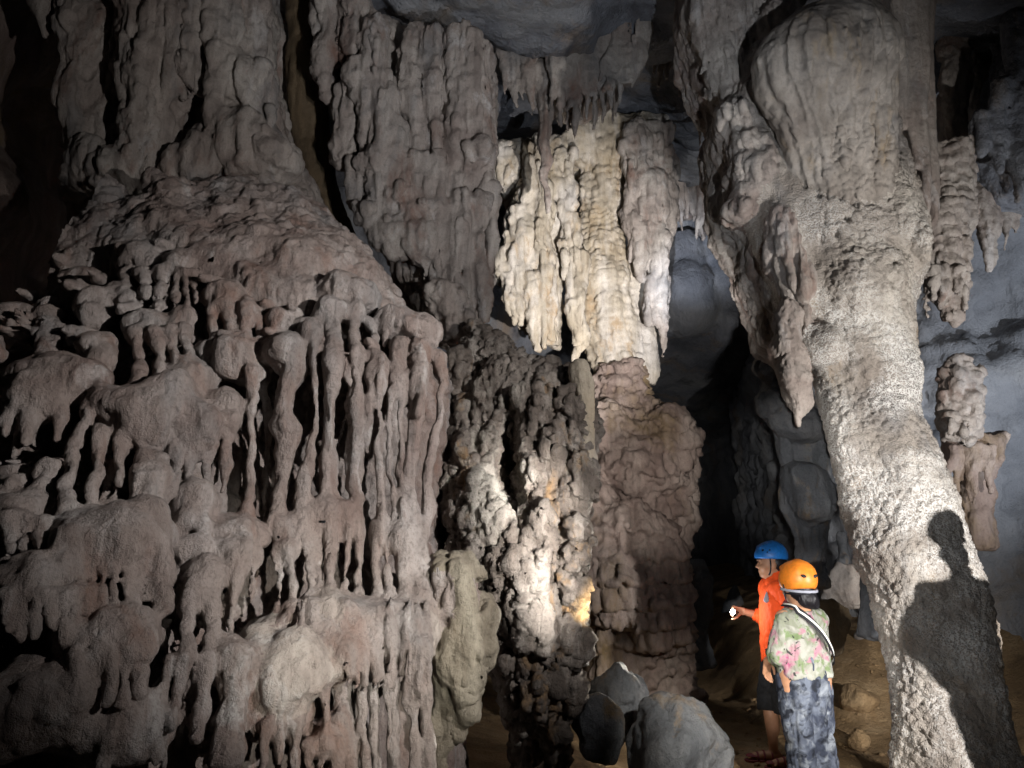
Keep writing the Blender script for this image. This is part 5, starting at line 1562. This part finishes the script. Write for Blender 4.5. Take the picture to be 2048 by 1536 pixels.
pts = smooth_path([(-0.105, 0.0, 1.40), (-0.1, 0.0, 1.34), (-0.07, 0.03, 1.28), (0, 0.06, 1.25)], 14)
ribbon('chin_strap', pts, np.stack((pts[:, 0] - 0.05, 0 * pts[:, 0], 0 * pts[:, 0] - 0.02), 1), 0.012, M['dark_plastic'], hw, 0.004)
# bag strap across the back
path = smooth_path([(-0.075, 0.03, 1.236), (-0.06, -0.05, 1.228), (-0.01, -0.098, 1.17), (0.045, -0.114, 1.10), (0.095, -0.106, 1.02), (0.135, -0.07, 0.95), (0.16, -0.01, 0.9), (0.155, 0.06, 0.88)], 36)
nr = path * np.array((1, 1.6, 0)) + np.array((0, -0.01, 0.0)); nr[:6, 2] = 0.1
sr = link('bag_strap', None, woman)
for sh, mt, wd in ((-0.0155, 'dark_plastic', 0.017), (0.0, 'white_band', 0.013), (0.0155, 'dark_plastic', 0.017)):
    ribbon('stripe', path + nr * 0.03, nr, wd, M[mt], sr, 0.004, sh)

# ---- a third caver beside the lamp, just outside the picture: the shadow on the leaning column is his
F = Form(0.009)
head(F, 1.49, 0.02)
F.chain([(0, -0.015, 1.31), (0, 0.0, 1.42)], [0.062, 0.054], 0.03)
F.chain([(0, 0, 0.88), (0, -0.01, 1.08), (0, -0.01, 1.25)], [0.125, 0.125, 0.12], 0.05, sy=1.25)
F.chain([(-0.15, -0.01, 1.3), (0.15, -0.01, 1.3)], [0.055, 0.055], 0.05)
for q in (-1, 1):
    F.chain([(q * 0.175, 0, 1.3), (q * (0.36 if q > 0 else 0.22), -0.05, 1.1), (q * (0.19 if q > 0 else 0.2), 0.1, 0.93)], [0.05, 0.04, 0.028], 0.02)
    hand(F, (q * 0.19, 0.105, 0.925), (-q * 0.4, 0.5, -0.5), (-q, 0, -0.2), q, 1.0, 0.3)
    F.chain([(q * 0.09, 0, 0.86), (q * 0.1, 0.02, 0.46), (q * 0.1, -0.03, 0.09)], [0.085, 0.055, 0.036], 0.03)
    F.chain([(q * 0.1, -0.06, 0.045), (q * 0.105, 0.06, 0.04), (q * 0.115, 0.15, 0.03)], [0.036, 0.034, 0.03], 0.02)
V, Q, _ = F.mesh()
NTRI[0] += 2 * len(Q)
guide = tag(link('person', new_mesh('person', V, Q, None, M['skin'])), 'person in black clothes whose shadow falls on the leaning column', 'person')
guide.location = (3.05, 4.25, float(floor_z(np.array([3.05]), np.array([4.25]))[0]) + 0.005)
guide.rotation_euler = (0, 0, math.radians(18))
F = Form(0.012)
F.chain([(0, 0, 0.80), (0, 0, 1.0), (0, -0.01, 1.22)], [0.165, 0.16, 0.15], 0.05, sy=1.28)
F.chain([(-0.145, -0.01, 1.295), (0.145, -0.01, 1.295)], [0.07, 0.07], 0.06)
for q in (-1, 1):
    F.chain([(q * 0.165, 0, 1.295), (q * (0.36 if q > 0 else 0.22), -0.05, 1.1), (q * (0.23 if q > 0 else 0.2), 0.06, 0.97)], [0.068, 0.06, 0.046], 0.03)
body_part('jacket', F, M['black'], guide, [d_warp(0.01, 0.12, 3)])
F = Form(0.012)
F.chain([(0, 0, 0.78), (0, 0, 0.9)], [0.15, 0.14], 0.05, sy=1.2)
for q in (-1, 1):
    F.chain([(q * 0.09, 0, 0.82), (q * 0.1, 0.02, 0.5), (q * 0.1, -0.02, 0.1)], [0.105, 0.088, 0.07], 0.03)
body_part('trousers', F, M['black'], guide, [d_warp(0.01, 0.12, 3)])
helmet(guide, 1.53, 0.012, M['blue_shell'], 1.0, -0.002, 0.05)

# ---- the torch in the man's hand
def lathe(name, prof, n, mat, parent=None):
    V = []; Q = []
    for r, z in prof:
        for i in range(n):
            a = 2 * math.pi * i / n
            V.append((r * math.cos(a), r * math.sin(a), z))
    for j in range(len(prof) - 1):
        for i in range(n):
            Q.append((j * n + i, j * n + (i + 1) % n, (j + 1) * n + (i + 1) % n, (j + 1) * n + i))
    return link(name, new_mesh(name, np.array(V), np.array(Q), None, mat), parent)
bpy.context.view_layer.update()
grip = man.matrix_world @ Vector((0.118, 0.29, 1.125))
torch = tag(link('torch', None), 'lit torch held out by the person in the orange jersey', 'torch')
lathe('barrel', [(0.0, -0.07), (0.012, -0.07), (0.0135, -0.06), (0.0135, 0.03), (0.023, 0.05), (0.024, 0.068), (0.02, 0.07)], 20, M['metal'], torch)
lathe('lens', [(0.02, 0.066), (0.021, 0.074), (0.015, 0.084), (0.0, 0.088)], 20, em, torch)
torch.location = grip
aim = Vector(tuple(P(1148, 1200, 4.75)))
tdir = (aim - grip).normalized()
torch.rotation_euler = tdir.to_track_quat('Z', 'Y').to_euler()
tl = spot('torch_light', grip + tdir * 0.1, aim, 330, 34, 0.6, (1.0, 0.93, 0.8), 0.015)

pl = bpy.data.lights.new('torch_glow', 'POINT')
pl.energy = 5; pl.shadow_soft_size = 0.02; pl.color = (0.95, 0.97, 1.0)
po = bpy.data.objects.new('torch_glow', pl); COL.objects.link(po)
po.location = grip + tdir * 0.12
print('TRIS', NTRI[0], 'TIME %.1f' % (time.time() - T0), 'OBJ', len(bpy.data.objects))
